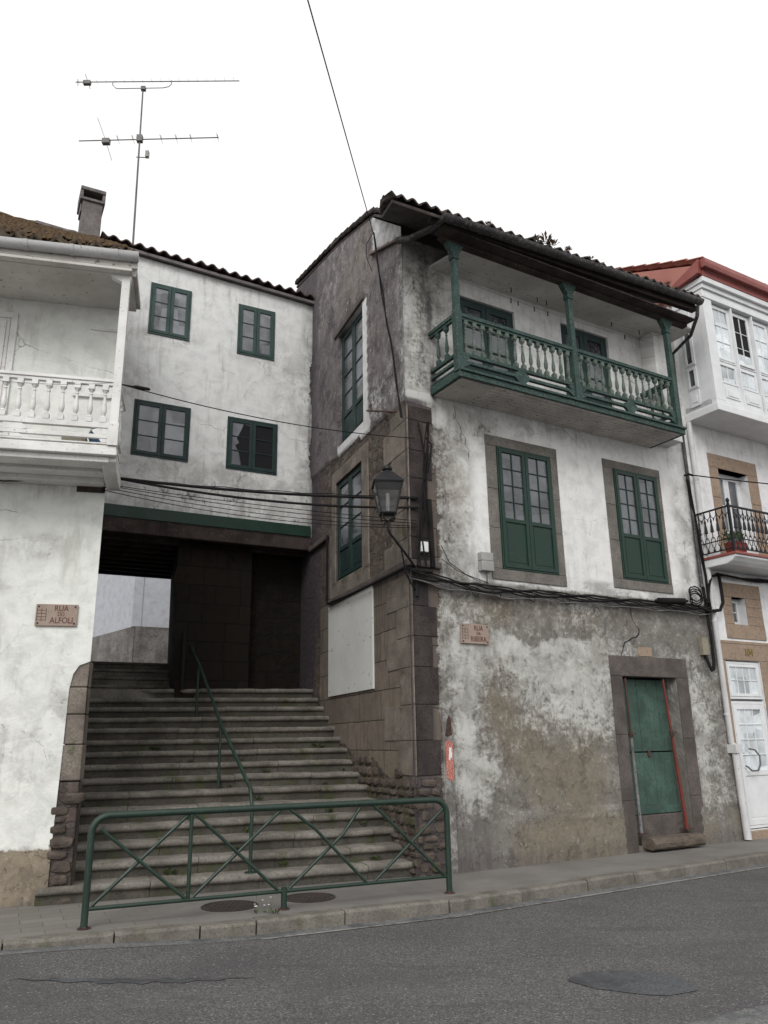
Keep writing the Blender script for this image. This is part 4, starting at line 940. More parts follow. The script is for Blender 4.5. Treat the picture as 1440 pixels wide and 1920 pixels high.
# rounded stone jamb below, mostly worn blocks
b = MB(L); zs = [-.1, .35, .7, 1.0, 1.28, 1.72, 2.1, 2.36]
b = MB(L); zz = [1.28, 1.68, 2.02, 2.33]
for i in range(3): b.box(-.3, .0 - .004 * i, zz[i] + .004, zz[i + 1] - .004, -.35, -.012 - .006 * (i % 2))
b.prism([(-.3, 2.335), (-.01, 2.335), (.0, 2.64), (-.2, 2.66), (-.3, 2.6)], -.35, -.014)
b.build('corner_stones', M['granite_brown'], Hl, .012)
def pj(u, v): return 0, .1, 0, .45, .2, .35
b = MB(L); b.box(-.3, -.003, -.1, 1.27, -.35, -.02); o = b.build('rubble_base', M['side'], Hl, .02); flatattr(o, pj(0, 0))
rubble(L, -.26, -.01, lambda u: 1.27, 33, -.015).build('rubble_stones', M['rubble'], Hl)
o = LWALL; o.name = 'side_wall'; o.parent = Hl.e; o.matrix_local = (Matrix.Translation(L.o) @ L.rot @ Matrix.Translation(L.l(-1.5, 0, 0))).inverted() @ (Matrix.Translation(LP.o) @ LP.rot)
b = MB(L); b.box(-6, .0, 5.3, 7.6, -.3, -.02); b.box(-6.2, -6, 0, 7.6, -6, 0); flatattr(b.build('inner_wall', M['left'], Hl), (1, 0, .8, .1, .1, 0))
# balcony of the left house
LW = .85
b = MB(L); b.box(-3.2, .16, 5.0, 5.07, .0, LW + .0); b.box(-3.2, .19, 4.93, 5.0, LW - .04, LW + .05); b.box(-3.2, .18, 5.0, 5.05, LW + .0, LW + .035)
b.box(-3.2, .1, 4.86, 4.93, LW - .12, LW - .02); b.box(-3.2, .0, 4.90, 4.999, LW - .4, LW - .12); b.box(-3.2, .0, 4.80, 4.999, .0, .22); b.box(-3.2, 0.0, 4.86, 4.998, .22, .45)
lf = b.build('balcony_floor', M['white'], Hl, .008)
b = MB(L); b.prismu([(.0, 4.77), (.35, 4.77), (.65, 4.81), (LW - .04, 4.88), (LW - .04, 4.929), (.0, 4.929)], .02, .18); b.build('corbel', M['white'], Hl, .015)
b = MB(L)
b.box(-3.2, .14, 5.86, 5.9, LW - .045, LW + .045); b.box(-3.2, .12, 5.82, 5.86, LW - .03, LW + .03); b.box(-3.2, .12, 5.27, 5.34, LW - .03, LW + .03); b.box(-3.2, .12, 5.14, 5.19, LW - .02, LW + .025)
b.box(-3.2, .12, 5.07, 5.09, LW - .02, LW + .02)
for u in (-.98, -2.3):
    b.prism([(u - .16, 5.2), (u - .1, 5.27), (u + .1, 5.27), (u + .16, 5.2), (u + .1, 5.19), (u - .1, 5.19)], LW - .015, LW + .02)
    b.prism([(u - .14, 5.09), (u - .08, 5.14), (u + .08, 5.14), (u + .14, 5.09)], LW - .015, LW + .02)
b.prism([(-.12, 5.24), (-.05, 5.27), (.07, 5.27), (.07, 5.19), (-.08, 5.19)], LW - .015, LW + .02); b.prism([(.0, 5.09), (-.03, 5.14), (.07, 5.14), (.07, 5.09)], LW - .015, LW + .02)
for v0, v1, t in ((5.86, 5.9, .04), (5.27, 5.33, .028), (5.14, 5.19, .02)): b.box(.13 - t, .13 + t, v0 + .001, v1 - .001, .0, LW - .05)
lr = b.build('balcony_railing', M['white'], Hl, .006)
k = 0; u = .0
while u > -3.1: baluster(L, u, 5.34, 5.82, LW, .034, 'white', lr); u -= .158
for w_ in (.25, .42, .6): baluster(L, .13, 5.34, 5.82, w_, .028, 'white', lr)
b = MB(L); b.box(.08, .18, 5.05, 7.3, LW - .05, LW + .05); b.box(.07, .19, 5.05, 5.34, LW - .06, LW + .06); b.prism([(.08, 7.24), (.18, 7.24), (.2, 7.34), (-.06, 7.34), (-.04, 7.3)], LW - .05, LW + .04)
b.build('post', M['white'], Hl, .006)
b = MB(L); b.box(-6, .2, 7.34, 7.38, .0, 1.0); b.box(-6, .24, 7.33, 7.47, LW + .0, LW + .05); b.box(-6, .26, 7.40, 7.56, LW + .08, LW + .12); b.box(-6, .25, 7.38, 7.46, .0, LW - .0)
b.build('eave', M['soffit'], Hl, .006)
# panelled balcony wall
b = MB(L); b.box(-1.34, -1.26, 5.06, 7.1, .0, .03); b.box(-1.9, -1.26, 7.05, 7.13, .0, .035); b.box(-.36, .0, 7.0, 7.04, .0, .02); b.box(-.5, -.02, 6.02, 6.07, .0, .04)
b.build('door_frame', M['white'], Hl, .005)
window(Hl, L, None, -2.3, -1.35, 5.1, 7.05, .0, 2, 3, 1, .3, 'white', 'glass', name='balcony_door')
gutter(L, (-6, 7.48, 1.02), (.27, 7.56, 1.02), .085, 'white_pipe', Hl, None, 12)
# mossy roof
b = MB(L)
rl_ = Thing.__new__(Thing)
ridge = [B.W(-9.2, 11.35, -.5), B.W(-4.42, 11.38, -.5)]
def toL(p):
    d = p - L.o; return (d.dot(L.U), d.z, d.dot(L.N))
r0, r1 = toL(ridge[0]), toL(ridge[1])
n1, n2 = 120, 14; vs = []
for j in range(n2 + 1):
    for e in (0, 1):
        for i in range(n1 + 1):
            s = i / n1; lo = Vector((-6 + 6.2 * s, 7.62 + .012 * (i % 2), .98)); hi = Vector(r0).lerp(Vector(r1), s)
            k = min(1, (j + e) / n2); p = lo.lerp(hi, k); a = lo.x / .24 * 2 * math.pi
            h = (.055 * math.cos(a) + (.03 if not e else 0)) * (1 - .75 * k)
            vs.append((p.x, p.y + h, p.z))
nn = n1 + 1; b.add(vs, [(j * nn + i, j * nn + i + 1, (j + 1) * nn + i + 1, (j + 1) * nn + i) for j in range(2 * n2 + 1) for i in range(n1)])
o = b.build('roof', M['tile_moss'], Hl, recalc=False); sd = o.modifiers.new('thick', 'SOLIDIFY'); sd.thickness = .03
b = MB(L)
for i in range(60):
    s0, s1 = i / 60, (i + 1) / 60; a = Vector(r0).lerp(Vector(r1), s0); c = Vector(r0).lerp(Vector(r1), s1)
b.tube([tuple(Vector(r0).lerp(Vector(r1), i / 40) + Vector((0, .01 + .012 * math.sin(i * 2.3), 0))) for i in range(41)], [.045 + .012 * math.sin(i * 1.3) for i in range(41)], 8); b.build('ridge_moss', M['moss'], Hl)
b = MB(L)
for i in range(2600):
    s = random.random(); k = random.random() ** .6; lo = Vector((-6 + 6.2 * s, 7.72, .9)); p = lo.lerp(Vector(r0).lerp(Vector(r1), s), k); r = random.uniform(.02, .06)
    if p.x < -4.5: continue
    b.lathe(p.x, p.z, [(r, p.y - .02), (r * .8, p.y + r * .5), (r * .3, p.y + r * .75)], 5)
b.build('moss_cushions', M['moss'], Hl, smooth=True)['kind'] = 'stuff'
# chimney, part of the left roof
b = MB(B); b.box(-4.80, -4.42, 10.9, 12.2, -1.0, -.5); b.box(-4.86, -4.38, 12.2, 12.26, -1.05, -.46)
b.box(-4.86, -4.80, 12.26, 12.42, -1.04, -.47); b.box(-4.44, -4.38, 12.26, 12.42, -1.04, -.47); b.box(-4.8, -4.44, 12.26, 12.42, -1.04, -.98); b.box(-4.86, -4.38, 12.42, 12.5, -1.06, -.45); b.box(-4.78, -4.46, 12.26, 12.42, -.9, -.8)
b.box(-4.83, -4.8, 12.0, 12.2, -.95, -.6)
b.single('chimney', M['chimney'], (-4.6, 10.9, -.75), 'tall soot-stained masonry chimney with open top above the mossy roof', 'chimney', bevel=.012)

# ================================================================== RIGHT HOUSE
Hr = Thing('right_house', F, (8, 0, 0), 'clean white house number 104 at right with glazed bay and iron balcony', 'house')
RD = (6.53, 7.5, .14, 2.95); RW = (6.94, 7.33, 3.6, 4.1); RB = (7.08, 7.98, 4.76, 6.62)
def pr_(u, v):
    return 1, 0, .97 - .2 * bl(u, v, 6.45, 1, .1, 2), .08, .2, 0
wall(F, [(6.41, -.2), (13, -.2), (13, 10.2), (6.41, 10.2)], [(*RD, .2), (*RW, .22), (*RB, .25)], pr_, M['right'], Hr, 'front_wall', .0, .12)
attrbox(F, [(6.41, 13, 0, 10.2, -9, -8.8), (12.8, 13, 0, 10.2, -8.8, -.02)], M['right'], (1, 0, .97, .08, .2, 0), Hr, 'back_wall', 0)
# stone around the ground floor door
b = MB(F)
for x in [(6.41, 6.53, -.05, 1.1), (6.41, 6.53, 1.1, 2.95), (6.41, 7.9, 2.95, 3.24), (7.5, 7.9, -.05, 1.5), (7.5, 7.9, 1.5, 2.95), (6.42, 6.95, 3.24, 3.3), (6.95, 7.9, 3.24, 3.3)]:
    b.box(x[0] + .002, x[1] - .002, x[2] + .003, x[3] - .003, -.1, .016)
b.build('door_surround', M['granite_tan'], Hr, .006)
surround(Hr, F, None, (6.68, 7.8, 3.34, 4.36), RW, -.2, .014, 'granite_tan')
surround(Hr, F, None, (6.82, 8.29, 4.72, 6.9), RB, -.2, .014, 'granite_tan', sill=False)
window(Hr, F, None, RW[0], RW[1], RW[2], RW[3], -.16, 1, 2, 1, 0, 'pvc', 'glass', .03, .04, .02)
window(Hr, F, None, RB[0], RB[1], RB[2], RB[3], -.2, 2, 3, 1, .0, 'pvc', 'glass', .05, .07, .025, name='balcony_door')
window(Hr, F, None, 6.55, 7.48, 2.28, 2.93, -.03, 1, 2, 4, 0, 'pvc', 'glass_lit', .04, .05, .014, name='transom')
dr = window(Hr, F, None, 6.55, 7.48, .16, 2.24, -.03, 1, 4, 3, .42, 'pvc', 'glass_lit', .045, .09, .016, name='door')
b = MB(F); b.tube([(6.72, 1.16, .0), (6.7, 1.14, .05), (6.74, 1.08, .09), (6.9, 1.08, .09), (6.97, 1.18, .1), (6.98, 1.32, .1), (6.9, 1.42, .08), (6.8, 1.44, .04)], .015, 8); b.build('handle', M['alu'], dr, smooth=True)
b = MB(F); b.box(6.45, 7.6, -.02, .13, -.15, .06); b.build('door_sill', M['granite_tan'], Hr, .01)
# number
def text(s, fr, u, v, w, size, m, parent, name='lettering', sx=1, ex=.003, align='CENTER', root=None, label=None):
    c = bpy.data.curves.new('t', 'FONT'); c.body = s; c.size = size; c.align_x = align; c.extrude = ex; c.offset = size * .008
    to = bpy.data.objects.new('t', c); me = bpy.data.meshes.new_from_object(to); bpy.data.objects.remove(to); me.name = name
    base = root.b if root else Vector((0, 0, 0))
    for x in me.vertices: p = x.co.copy(); x.co = fr.l(u, v, w) - base + Vector((p.x * sx, -p.z, p.y))
    me.materials.clear(); me.materials.append(M[m]); o = bpy.data.objects.new(name, me); col.objects.link(o); o.parent = parent.e if isinstance(parent, Thing) else parent
    return o
text('104', F, 7.2, 3.04, .021, .19, 'gold', Hr, 'house_number', .85, .004, root=Hr)
# balcony slab
prof = [(-.02, 4.56), (.5, 4.56), (.62, 4.6), (.66, 4.64), (.7, 4.66), (.7, 4.7), (-.02, 4.7)]
b = MB(F); b.prismu(prof, 6.26, 10); b.build('balcony_slab', M['pvc'], Hr, .01)
b = MB(F); b.box(6.24, 10, 4.7, 4.745, -.0, .73); b.build('balcony_tiles', M['red_gutter'], Hr, .006)
b = MB(F); w_ = .68
b.box(6.27, 10, 5.56, 5.59, w_ - .02, w_ + .02); b.box(6.27, 10, 4.80, 4.82, w_ - .012, w_ + .012); b.box(6.27, 10, 4.99, 5.005, w_ - .008, w_ + .008)
for v0, v1 in ((5.56, 5.59), (4.80, 4.82), (4.99, 5.005)): b.box(6.26, 6.28, v0, v1, .0, w_)
b.box(6.25, 6.29, 4.745, 5.62, w_ - .02, w_ + .02); b.lathe(6.27, w_, [(.012, 5.62), (.03, 5.65), (.035, 5.68), (.02, 5.71), (.005, 5.72)], 8)
ir = b.build('iron_railing', M['black'], Hr)
def iron_bal(u, w, du, dw):
    b = MB(F); P = lambda s, v: (u + du * s, v, w + dw * s)
    b.tube([P(0, 5.56), P(0, 5.05)], .008, 5)
    b.tube([P(.0, 5.56), P(.012, 5.47), P(.045, 5.43), P(.08, 5.43), P(.113, 5.47), P(.125, 5.56)], .007, 5)
    b.lathe(u + du * .0625, w + dw * .0625, [(.004, 5.37), (.012, 5.4), (.014, 5.43)], 5)
    b.lathe(u, w, [(.012, 5.42), (.02, 5.38), (.012, 5.34), (.02, 5.3), (.03, 5.2), (.034, 5.18), (.012, 5.17)], 6)
    b.tube([P(.0 + .045 * math.sin(a), 4.99 + .1 * math.cos(a)) for a in [6.2832 * k / 12 for k in range(13)]], .007, 5)
    b.lathe(u, w, [(.024, 4.82), (.02, 4.85), (.006, 4.89)], 6)
    b.build('baluster', M['black'], ir)
for k in range(20): iron_bal(6.40 + k * .125, w_, 1, 0)
for k in range(5): iron_bal(6.27, .04 + k * .125, 0, 1)
# glazed bay
b = MB(F); b.box(6.37, 12, 7.48, 10.1, .0, .58); flatattr(b.build('bay_body', M['pvc'], Hr), (1, 0, 1, 0, 0, 0))
b = MB(F); b.box(6.33, 12, 7.42, 7.56, .0, .73); b.box(6.36, 12, 7.56, 7.66, .58, .7); b.box(6.35, 12, 9.78, 9.95, .0, .72); b.box(6.33, 12, 9.95, 10.05, .0, .76); b.box(6.30, 12, 10.05, 10.16, .0, .82)
b.build('bay_cornice', M['pvc'], Hr, .01)
b = MB(F); b.box(6.36, 6.62, 7.66, 9.78, .58, .7)
for k in range(4): b.box(7.23 + k * .64 - .03, 7.23 + k * .64 + .0, 7.66, 9.78, .58, .7)
b.box(6.37, 6.372, 7.6, 7.7, .0, .58); b.build('bay_post', M['pvc'], Hr, .006)
for k in range(4):
    a = 6.63 + k * .61
    window(Hr, F, None, a, a + .58, 8.55, 9.75, .62, 1, 3, 2, 0, 'pvc', 'glass_lit' if k != 1 else 'void', .03, .045, .014, name='bay_window')
    window(Hr, F, None, a, a + .58, 8.05, 8.53, .62, 1, 1, 2, 0, 'pvc', 'glass_lit', .03, .04, .014, name='bay_window')
    b = MB(F); b.box(a, a + .58, 7.68, 8.03, .6, .66); b.box(a + .08, a + .5, 7.76, 7.95, .66, .675); b.box(a + .14, a + .44, 7.8, 7.91, .675, .685); b.build('bay_panel', M['pvc'], Hr, .006)
# tilted open pane
b = MB(F); a = 7.24; q = [(a + .06, 8.6, .64), (a + .52, 8.6, .64), (a + .52, 9.65, .52), (a + .06, 9.65, .52)]
for i in range(4):
    b.tube([q[i], q[(i + 1) % 4]], .022, 4)
b.tube([(a + .29, 8.6, .645), (a + .29, 9.65, .525)], .008, 4); b.tube([(a + .06, 8.95, .6), (a + .52, 8.95, .6)], .008, 4); b.tube([(a + .06, 9.3, .56), (a + .52, 9.3, .56)], .008, 4)
tp = b.build('tilted_sash', M['pvc'], Hr); b = MB(F); b.hexa([(x, y, z - .003) for x, y, z in q], [(x, y, z + .003) for x, y, z in q]); b.build('pane', M['glass_lit'], tp)
# side face of the bay
FSd = Fr((F.W(6.37, 0).x, F.W(6.37, 0).y), 59.3 - 90 + 0)  # u runs back into the block
FSd = Fr((F.W(6.37, 0).x, F.W(6.37, 0).y), 59.3 - 90, True)
def to_right(o):
    o.parent = Hr.e; o.matrix_local = (Matrix.Translation(F.o) @ F.rot @ Matrix.Translation(F.l(8, 0, 0))).inverted() @ (Matrix.Translation(FSd.o) @ FSd.rot); return o
to_right(window(None, FSd, None, -.36, -.14, 8.5, 9.62, .012, 1, 2, 1, 0, 'pvc', 'glass', .02, .03, .014, name='bay_window'))
to_right(window(None, FSd, None, -.36, -.14, 8.02, 8.46, .012, 1, 1, 1, 0, 'pvc', 'glass', .02, .03, .014, name='bay_window'))
b = MB(FSd); b.box(-.36, -.14, 7.66, 7.98, .0, .02); b.box(-.31, -.19, 7.74, 7.9, .02, .03); to_right(b.build('bay_panel', M['pvc'], None, .005))
# red roof
b = MB(FSd); b.prism([(-.8, 10.42), (4.5, 12.85), (4.5, 10.1), (-.1, 10.14), (-.75, 10.34)], -.12, .02); to_right(b.build('gable_wall', M['red_roof'], None))
b = MB(F); b.prismu([(.78, 10.45), (-4.5, 12.86), (-4.5, 12.8), (.78, 10.36)], 6.4, 12.5); b.build('roof', M['red_roof'], Hr)
tile_roof(F, 6.32, 12.5, [(.84, 10.5), (-4.5, 12.95)], 'red_roof', Hr, pitch=.24, amp=.035)
b = MB(F); b.box(6.3, 12.5, 10.16, 10.3, .76, .83); b.prismu([(.83, 10.3), (.93, 10.3), (.95, 10.38), (.94, 10.48), (.83, 10.48)], 6.26, 12.5); b.prismu([(.8, 10.2), (.83, 10.48), (.1, 10.22), (.1, 10.12)], 6.2, 6.3)
b.build('gutter', M['red_gutter'], Hr, .008)
# white downpipe between the houses
b = MB(F); b.tube([(6.33, 7.4, .06), (6.33, 6.3, .06), (6.31, 4.9, .06), (6.31, 1.55, .07), (6.36, 1.5, .08)], .048, 10); b.tube([(6.36, 1.5, .09), (6.36, .02, .11)], .062, 10); b.box(6.28, 6.44, 1.38, 1.52, .0, .17)
for v in (2.0, 3.6, 5.2): b.tube([(6.31, v, .06), (6.31, v + .03, .06)], .056, 10)
b.build('downpipe', M['white_pipe'], Hr, smooth=True)

# plant pot on the right balcony
t = Thing('flower_pot', F, (6.6, 4.745, .5), 'red rectangular pot of green plants on the iron balcony', 'flower pot')
b = MB(F); b.hexa([(6.42, 4.745, .42), (6.72, 4.745, .42), (6.72, 4.745, .6), (6.42, 4.745, .6)], [(6.39, 4.96, .39), (6.75, 4.96, .39), (6.75, 4.96, .62), (6.39, 4.96, .62)]); b.build('pot', M['terracotta'], t, .008)
b = MB(F); rr = random.Random(4)
def leaf(b, p, d, l, wd, rr):
    d = Vector(d).normalized(); s = d.cross(Vector((0, 1, 0))); s = s.normalized() if s.length > .01 else Vector((1, 0, 0)); p = Vector(p)
    m = p + d * l * .5 + Vector((0, l * .08, 0)); e = p + d * l - Vector((0, l * .12, 0))
    b.add([tuple(p), tuple(m + s * wd), tuple(e), tuple(m - s * wd)], [(0, 1, 2, 3)])
for i in range(90):
    p = (rr.uniform(6.42, 6.72), 4.95, rr.uniform(.42, .6)); leaf(b, (p[0], p[1] + rr.uniform(0, .12), p[2]), (rr.uniform(-1, 1), rr.uniform(.3, 1.6), rr.uniform(-1, 1)), rr.uniform(.08, .2), rr.uniform(.012, .028), rr)
b.build('foliage', M['leaf_pot'], t, recalc=False)

# ================================================================== STREET SIGNS
def sign(fr, u, v, w, W, Hh, lines, label, tilt=0):
    t = Thing('street_sign', fr, (u, v, w), label, 'street sign', None)
    b = MB(fr); b.box(u - W / 2, u + W / 2, v, v + Hh, w + .004, w + .03); b.build('plate', M['sign'], t, .004)
    b = MB(fr)
    for x in (-1, 1):
        for y in (0, 1): b.lathe(0, 0, [(0, 0)], 3) if False else b.tube([(u + x * (W / 2 - .03), v + .03 + y * (Hh - .06), w + .03), (u + x * (W / 2 - .03), v + .03 + y * (Hh - .06), w + .036)], .011, 8)
    b.build('screws', M['black'], t)
    b = MB(fr); uu = u - W * .36   # faint crest panel
    for k in range(4): b.box(uu - .055, uu - .047 + .0, 0, 0, 0, 0) if False else b.box(uu - .05, uu + .05, v + Hh * (.25 + .15 * k), v + Hh * (.25 + .15 * k) + .006, w + .03, w + .0315)
    for k in (-.05, .0, .05): b.box(uu + k - .003, uu + k + .003, v + Hh * .22, v + Hh * .8, w + .03, w + .0313)
    b.build('crest', M['rust_brown'], t)
    for s, sz, du, dv in lines: text(s, fr, u + du, v + dv * Hh, w + .031, sz, 'sign_text', t, 'lettering', .82, .0012, root=t)
sign(L, -.425, 3.04, .0, .47, .26, [('RUA', .1, .05, .68), ('DO', .062, .05, .46), ('ALFOLI', .1, .06, .13)], 'stone street sign RUA DO ALFOLI on the left white wall')
sign(F, 1.04, 2.97, .01, .49, .28, [('RUA', .1, .06, .68), ('DA', .062, .06, .46), ('RIBEIRA', .1, .055, .13)], 'stone street sign RUA DA RIBEIRA on the corner house front')
sign(far2, .45, 7.72, .0, .5, .5, [('RUA', .07, .03, .6), ('DO', .05, .03, .4)], 'small stone street sign on the far house beyond the passage')

# ================================================================== SMALL THINGS ON THE WALLS
t = Thing('meter_box', F, (1.2, 4.0, .0), 'pale grey utility box beside the left shuttered window', 'utility box')
b = MB(F); b.box(1.18, 1.4, 4.04, 4.19, .0, .11); b.box(1.18, 1.4, 4.195, 4.32, .0, .1); b.build('body', M['box_grey'], t, .008)
b = MB(F); b.tube([(1.29, 4.04, .06), (1.29, 3.86, .06)], .012, 6); b.build('cable_tail', M['cable_grey'], t)
t = Thing('junction_box', F, (.21, 4.2, .04), 'small square white junction box on the corner stones', 'utility box')
b = MB(F); b.box(.13, .25, 4.21, 4.36, .03, .1); b.build('body', M['pvc'], t, .01)
t = Thing('cable_box', F, (5.95, 2.85, .0), 'small beige box with black cable loop beside the street door', 'utility box')
b = MB(F); b.box(5.88, 6.04, 3.0, 3.3, .0, .09); b.build('body', M['box_beige'], t, .008)
b = MB(F); b.tube([(6.12, 4.2, .06), (6.11, 3.3, .1), (6.1, 2.9, .1), (6.07, 2.76, .1), (6.02, 2.74, .1), (5.98, 2.8, .1), (5.96, 3.0, .05)], .028, 8); b.build('cable_loop', M['cable'], t, smooth=True)
t = Thing('iron_bar', S, (.7, 6.4, .1), 'rusty horizontal iron bar fixed on the side wall above the lantern', 'iron bar')
b = MB(S); b.tube([(.1, 6.36, .13), (1.28, 6.86, .13)], .016, 6); b.tube([(1.1, 6.78, .13), (1.1, 6.9, .13)], .012, 6); b.tube([(.5, 6.53, .02), (.5, 6.53, .13)], .014, 6); b.tube([(1.0, 6.74, .02), (1.0, 6.74, .13)], .014, 6)
b.build('bar', M['rust_brown'], t)
b = MB(F); b.prism([(.46, 1.2), (.475, 1.17), (.5, 1.18), (.52, 1.14), (.58, 1.15), (.588, 1.3), (.58, 1.45), (.588, 1.6), (.57, 1.64), (.54, 1.63), (.52, 1.66), (.462, 1.65), (.468, 1.45)], .031, .034); o = b.single('torn_poster', M['orange'], (.5, 1.15, .033), 'torn orange poster stuck to the corner strip', 'poster')
b = MB(F); b.prism([(.505, 1.42), (.53, 1.4), (.535, 1.44), (.56, 1.43), (.565, 1.5), (.55, 1.52), (.56, 1.56), (.52, 1.57), (.515, 1.5)], .0341, .0345); b.build('white_scrap', M['pvc'], o)
b = MB(F); b.prism([(.462, 1.72), (.5, 1.7), (.575, 1.73), (.56, 1.82), (.57, 1.93), (.535, 1.99), (.5, 1.93), (.485, 1.82)], .0305, .0325); b.build('exposed_brick', M['rust_brown'], H)
# steel props in the doorway
for (x0, x1, v1, mm, lb) in ((4.02, 4.05, 2.57, 'rust_brown', 'brown rusty steel prop at left of the old green door'), (4.9, 5.08, 2.57, 'rust', 'red steel prop at right of the old green door')):
    t = Thing('steel_prop', F, (x1, .28, .02), lb, 'prop', 'steel props in the doorway')
    P = lambda s: (x1 + (x0 - x1) * s, .26 + (v1 - .26) * s, -.02)
    b = MB(F); b.tube([P(.0), P(.62)], .026, 10); b.build('outer_tube', M['zinc' if mm == 'rust_brown' else mm], t, smooth=True)
    b = MB(F); b.tube([P(.6), P(1)], .02, 10); b.build('inner_tube', M[mm], t, smooth=True)
    b = MB(F); q = P(.62); b.tube([(q[0], q[1] - .03, q[2]), (q[0], q[1] + .05, q[2])], .036, 10); b.tube([(q[0] - .08, q[1] - .03, q[2] + .02), (q[0] - .06, q[1] + .0, q[2] + .06), (q[0] + .06, q[1] + .03, q[2] + .05), (q[0] + .09, q[1] + .05, q[2])], .008, 5); b.build('collar', M['rust_brown'], t, smooth=True)
    b = MB(F); b.box(x1 - .07, x1 + .07, .25, .262, -.08, .05); b.build('foot_plate', M['rust_brown'], t)

# blue bundle on the left balcony
t = Thing('cloth_bundle', L, (.0, 5.07, .35), 'blue cloth bundle behind the white balcony balusters', 'cloth')
bm_ = MB(L); rr = random.Random(9); seg = 14; vs = []
for j in range(9):
    a = math.pi * j / 8
    for i in range(seg):
        c = 2 * math.pi * i / seg; r = math.sin(a) * (1 + .25 * rr.uniform(-1, 1)); vs.append((-.06 + .15 * r * math.cos(c), 5.26 + .2 * -math.cos(a) * (1 + .1 * rr.uniform(-1, 1)), .45 + .14 * r * math.sin(c)))
bm_.add(vs, [(j * seg + i, j * seg + (i + 1) % seg, (j + 1) * seg + (i + 1) % seg, (j + 1) * seg + i) for j in range(8) for i in range(seg)]); bm_.build('cloth', M['blue'], t, smooth=True)
b = MB(L); b.box(-.5, -.22, 5.08, 5.3, .3, .5); b.box(-.48, -.24, 5.3, 5.32, .32, .48); b.single('cardboard_box', M['box_beige'], (-.35, 5.08, .4), 'small beige box on the white balcony beside the blue bundle', 'box', bevel=.006)

# ================================================================== LANTERN
LC = S.W(-.66, 0, .6)                                   # lantern axis on the ground plan
ld = Vector((F.W(.1, 0, 0) - LC)); ld.z = 0; dist = ld.length
La = math.degrees(math.atan2(ld.x, ld.y))
LF = Fr((LC.x, LC.y), La)                              # u runs from the lantern to the wall
t = Thing('wall_lantern', LF, (0, 4.4, 0), 'black four-sided street lantern on curved bracket at the house corner', 'street lamp')
LR = LF.sub(0, 0, 0, 38 - (La - 90) * 0)
lq = Fr((LC.x, LC.y), 84)
def lmb(): return MB(lq)
def lput(b, name, m, **k):
    o = b.build(name, M[m], None, **k); o.parent = t.e; o.matrix_local = (Matrix.Translation(LF.o) @ LF.rot @ Matrix.Translation(t.b)).inverted() @ (Matrix.Translation(lq.o) @ lq.rot); return o
def ringq(r, v): return [(-r, v, -r), (r, v, -r), (r, v, r), (-r, v, r)]
zb, zt = 4.53, 4.93
b = lmb()
for sx, sy in ((-1, -1), (1, -1), (1, 1), (-1, 1)): b.tube([(sx * .1, zb, sy * .1), (sx * .185, zt, sy * .185)], .011, 4)
for r, v in ((.1, zb), (.185, zt)):
    for i in range(4): b.tube([ringq(r, v)[i], ringq(r, v)[(i + 1) % 4]], .012, 4)
b.hexa(ringq(.1, zb - .015), ringq(.1, zb + .01)); fr_ = lput(b, 'lantern_frame', 'black')
b = lmb(); b.hexa(ringq(.2, zt), ringq(.2, zt + .02)); b.hexa(ringq(.195, zt + .02), ringq(.09, zt + .14)); b.hexa(ringq(.09, zt + .14), ringq(.065, zt + .17)); b.lathe(0, 0, [(.045, zt + .16), (.045, zt + .2), (.07, zt + .21), (.06, zt + .25), (.02, zt + .28)], 12)
lput(b, 'lantern_roof', 'black', bevel=.004)
def glassclear():
    t_ = NT('clear_lantern_glass', .05, .5); t_.b.inputs['Transmission Weight'].default_value = .9; t_.b.inputs['IOR'].default_value = 1.1; t_.b.inputs['Alpha'].default_value = .55
    return t_.fin((.45, .46, .47))
M['lclear'] = glassclear()
for (i, j) in ((0, 1), (1, 2), (2, 3), (3, 0)):
    b = lmb(); lo = ringq(.096, zb + .012); hi = ringq(.18, zt - .01); b.add([lo[i], lo[j], hi[j], hi[i]], [(0, 1, 2, 3)]); o = lput(b, 'glass_pane', 'lclear'); sd = o.modifiers.new('t', 'SOLIDIFY'); sd.thickness = .003
b = lmb(); b.tube([(0, zb, 0), (0, zb + .09, 0)], .02, 8); b.tube([(0, zb + .09, 0), (0, zb + .28, 0)], .028, 10); lput(b, 'bulb', 'tube_white', smooth=True)
b = lmb()
for sx in (-1, 1):
    for sy in (-1, 1): b.tube([(sx * .085, zb - .01, sy * .085), (sx * .085, zb - .08, sy * .085), (0, zb - .1, 0)], .008, 5)
for i in range(4): b.tube([ringq(.085, zb - .07)[i], ringq(.085, zb - .07)[(i + 1) % 4]], .008, 4)
lput(b, 'cradle', 'black')
b = MB(LF)
b.tube([(0, zb - .1, 0), (0, zb - .2, 0), (.04, zb - .25, 0), (dist * .3, zb - .33, 0), (dist * .6, zb - .42, 0), (dist - .1, zb - .52, 0), (dist - .02, zb - .55, 0)], .016, 8)
b.tube([(dist * .42, zb - .36, 0), (dist * .5, zb - .5, 0), (dist * .58, zb - .68, 0), (dist * .78, zb - .8, 0), (dist - .04, zb - .86, 0)], .012, 8)
b.box(dist - .06, dist - .02, zb - .95, zb - .4, -.03, .03)
b.build('bracket', M['black'], t, smooth=True)

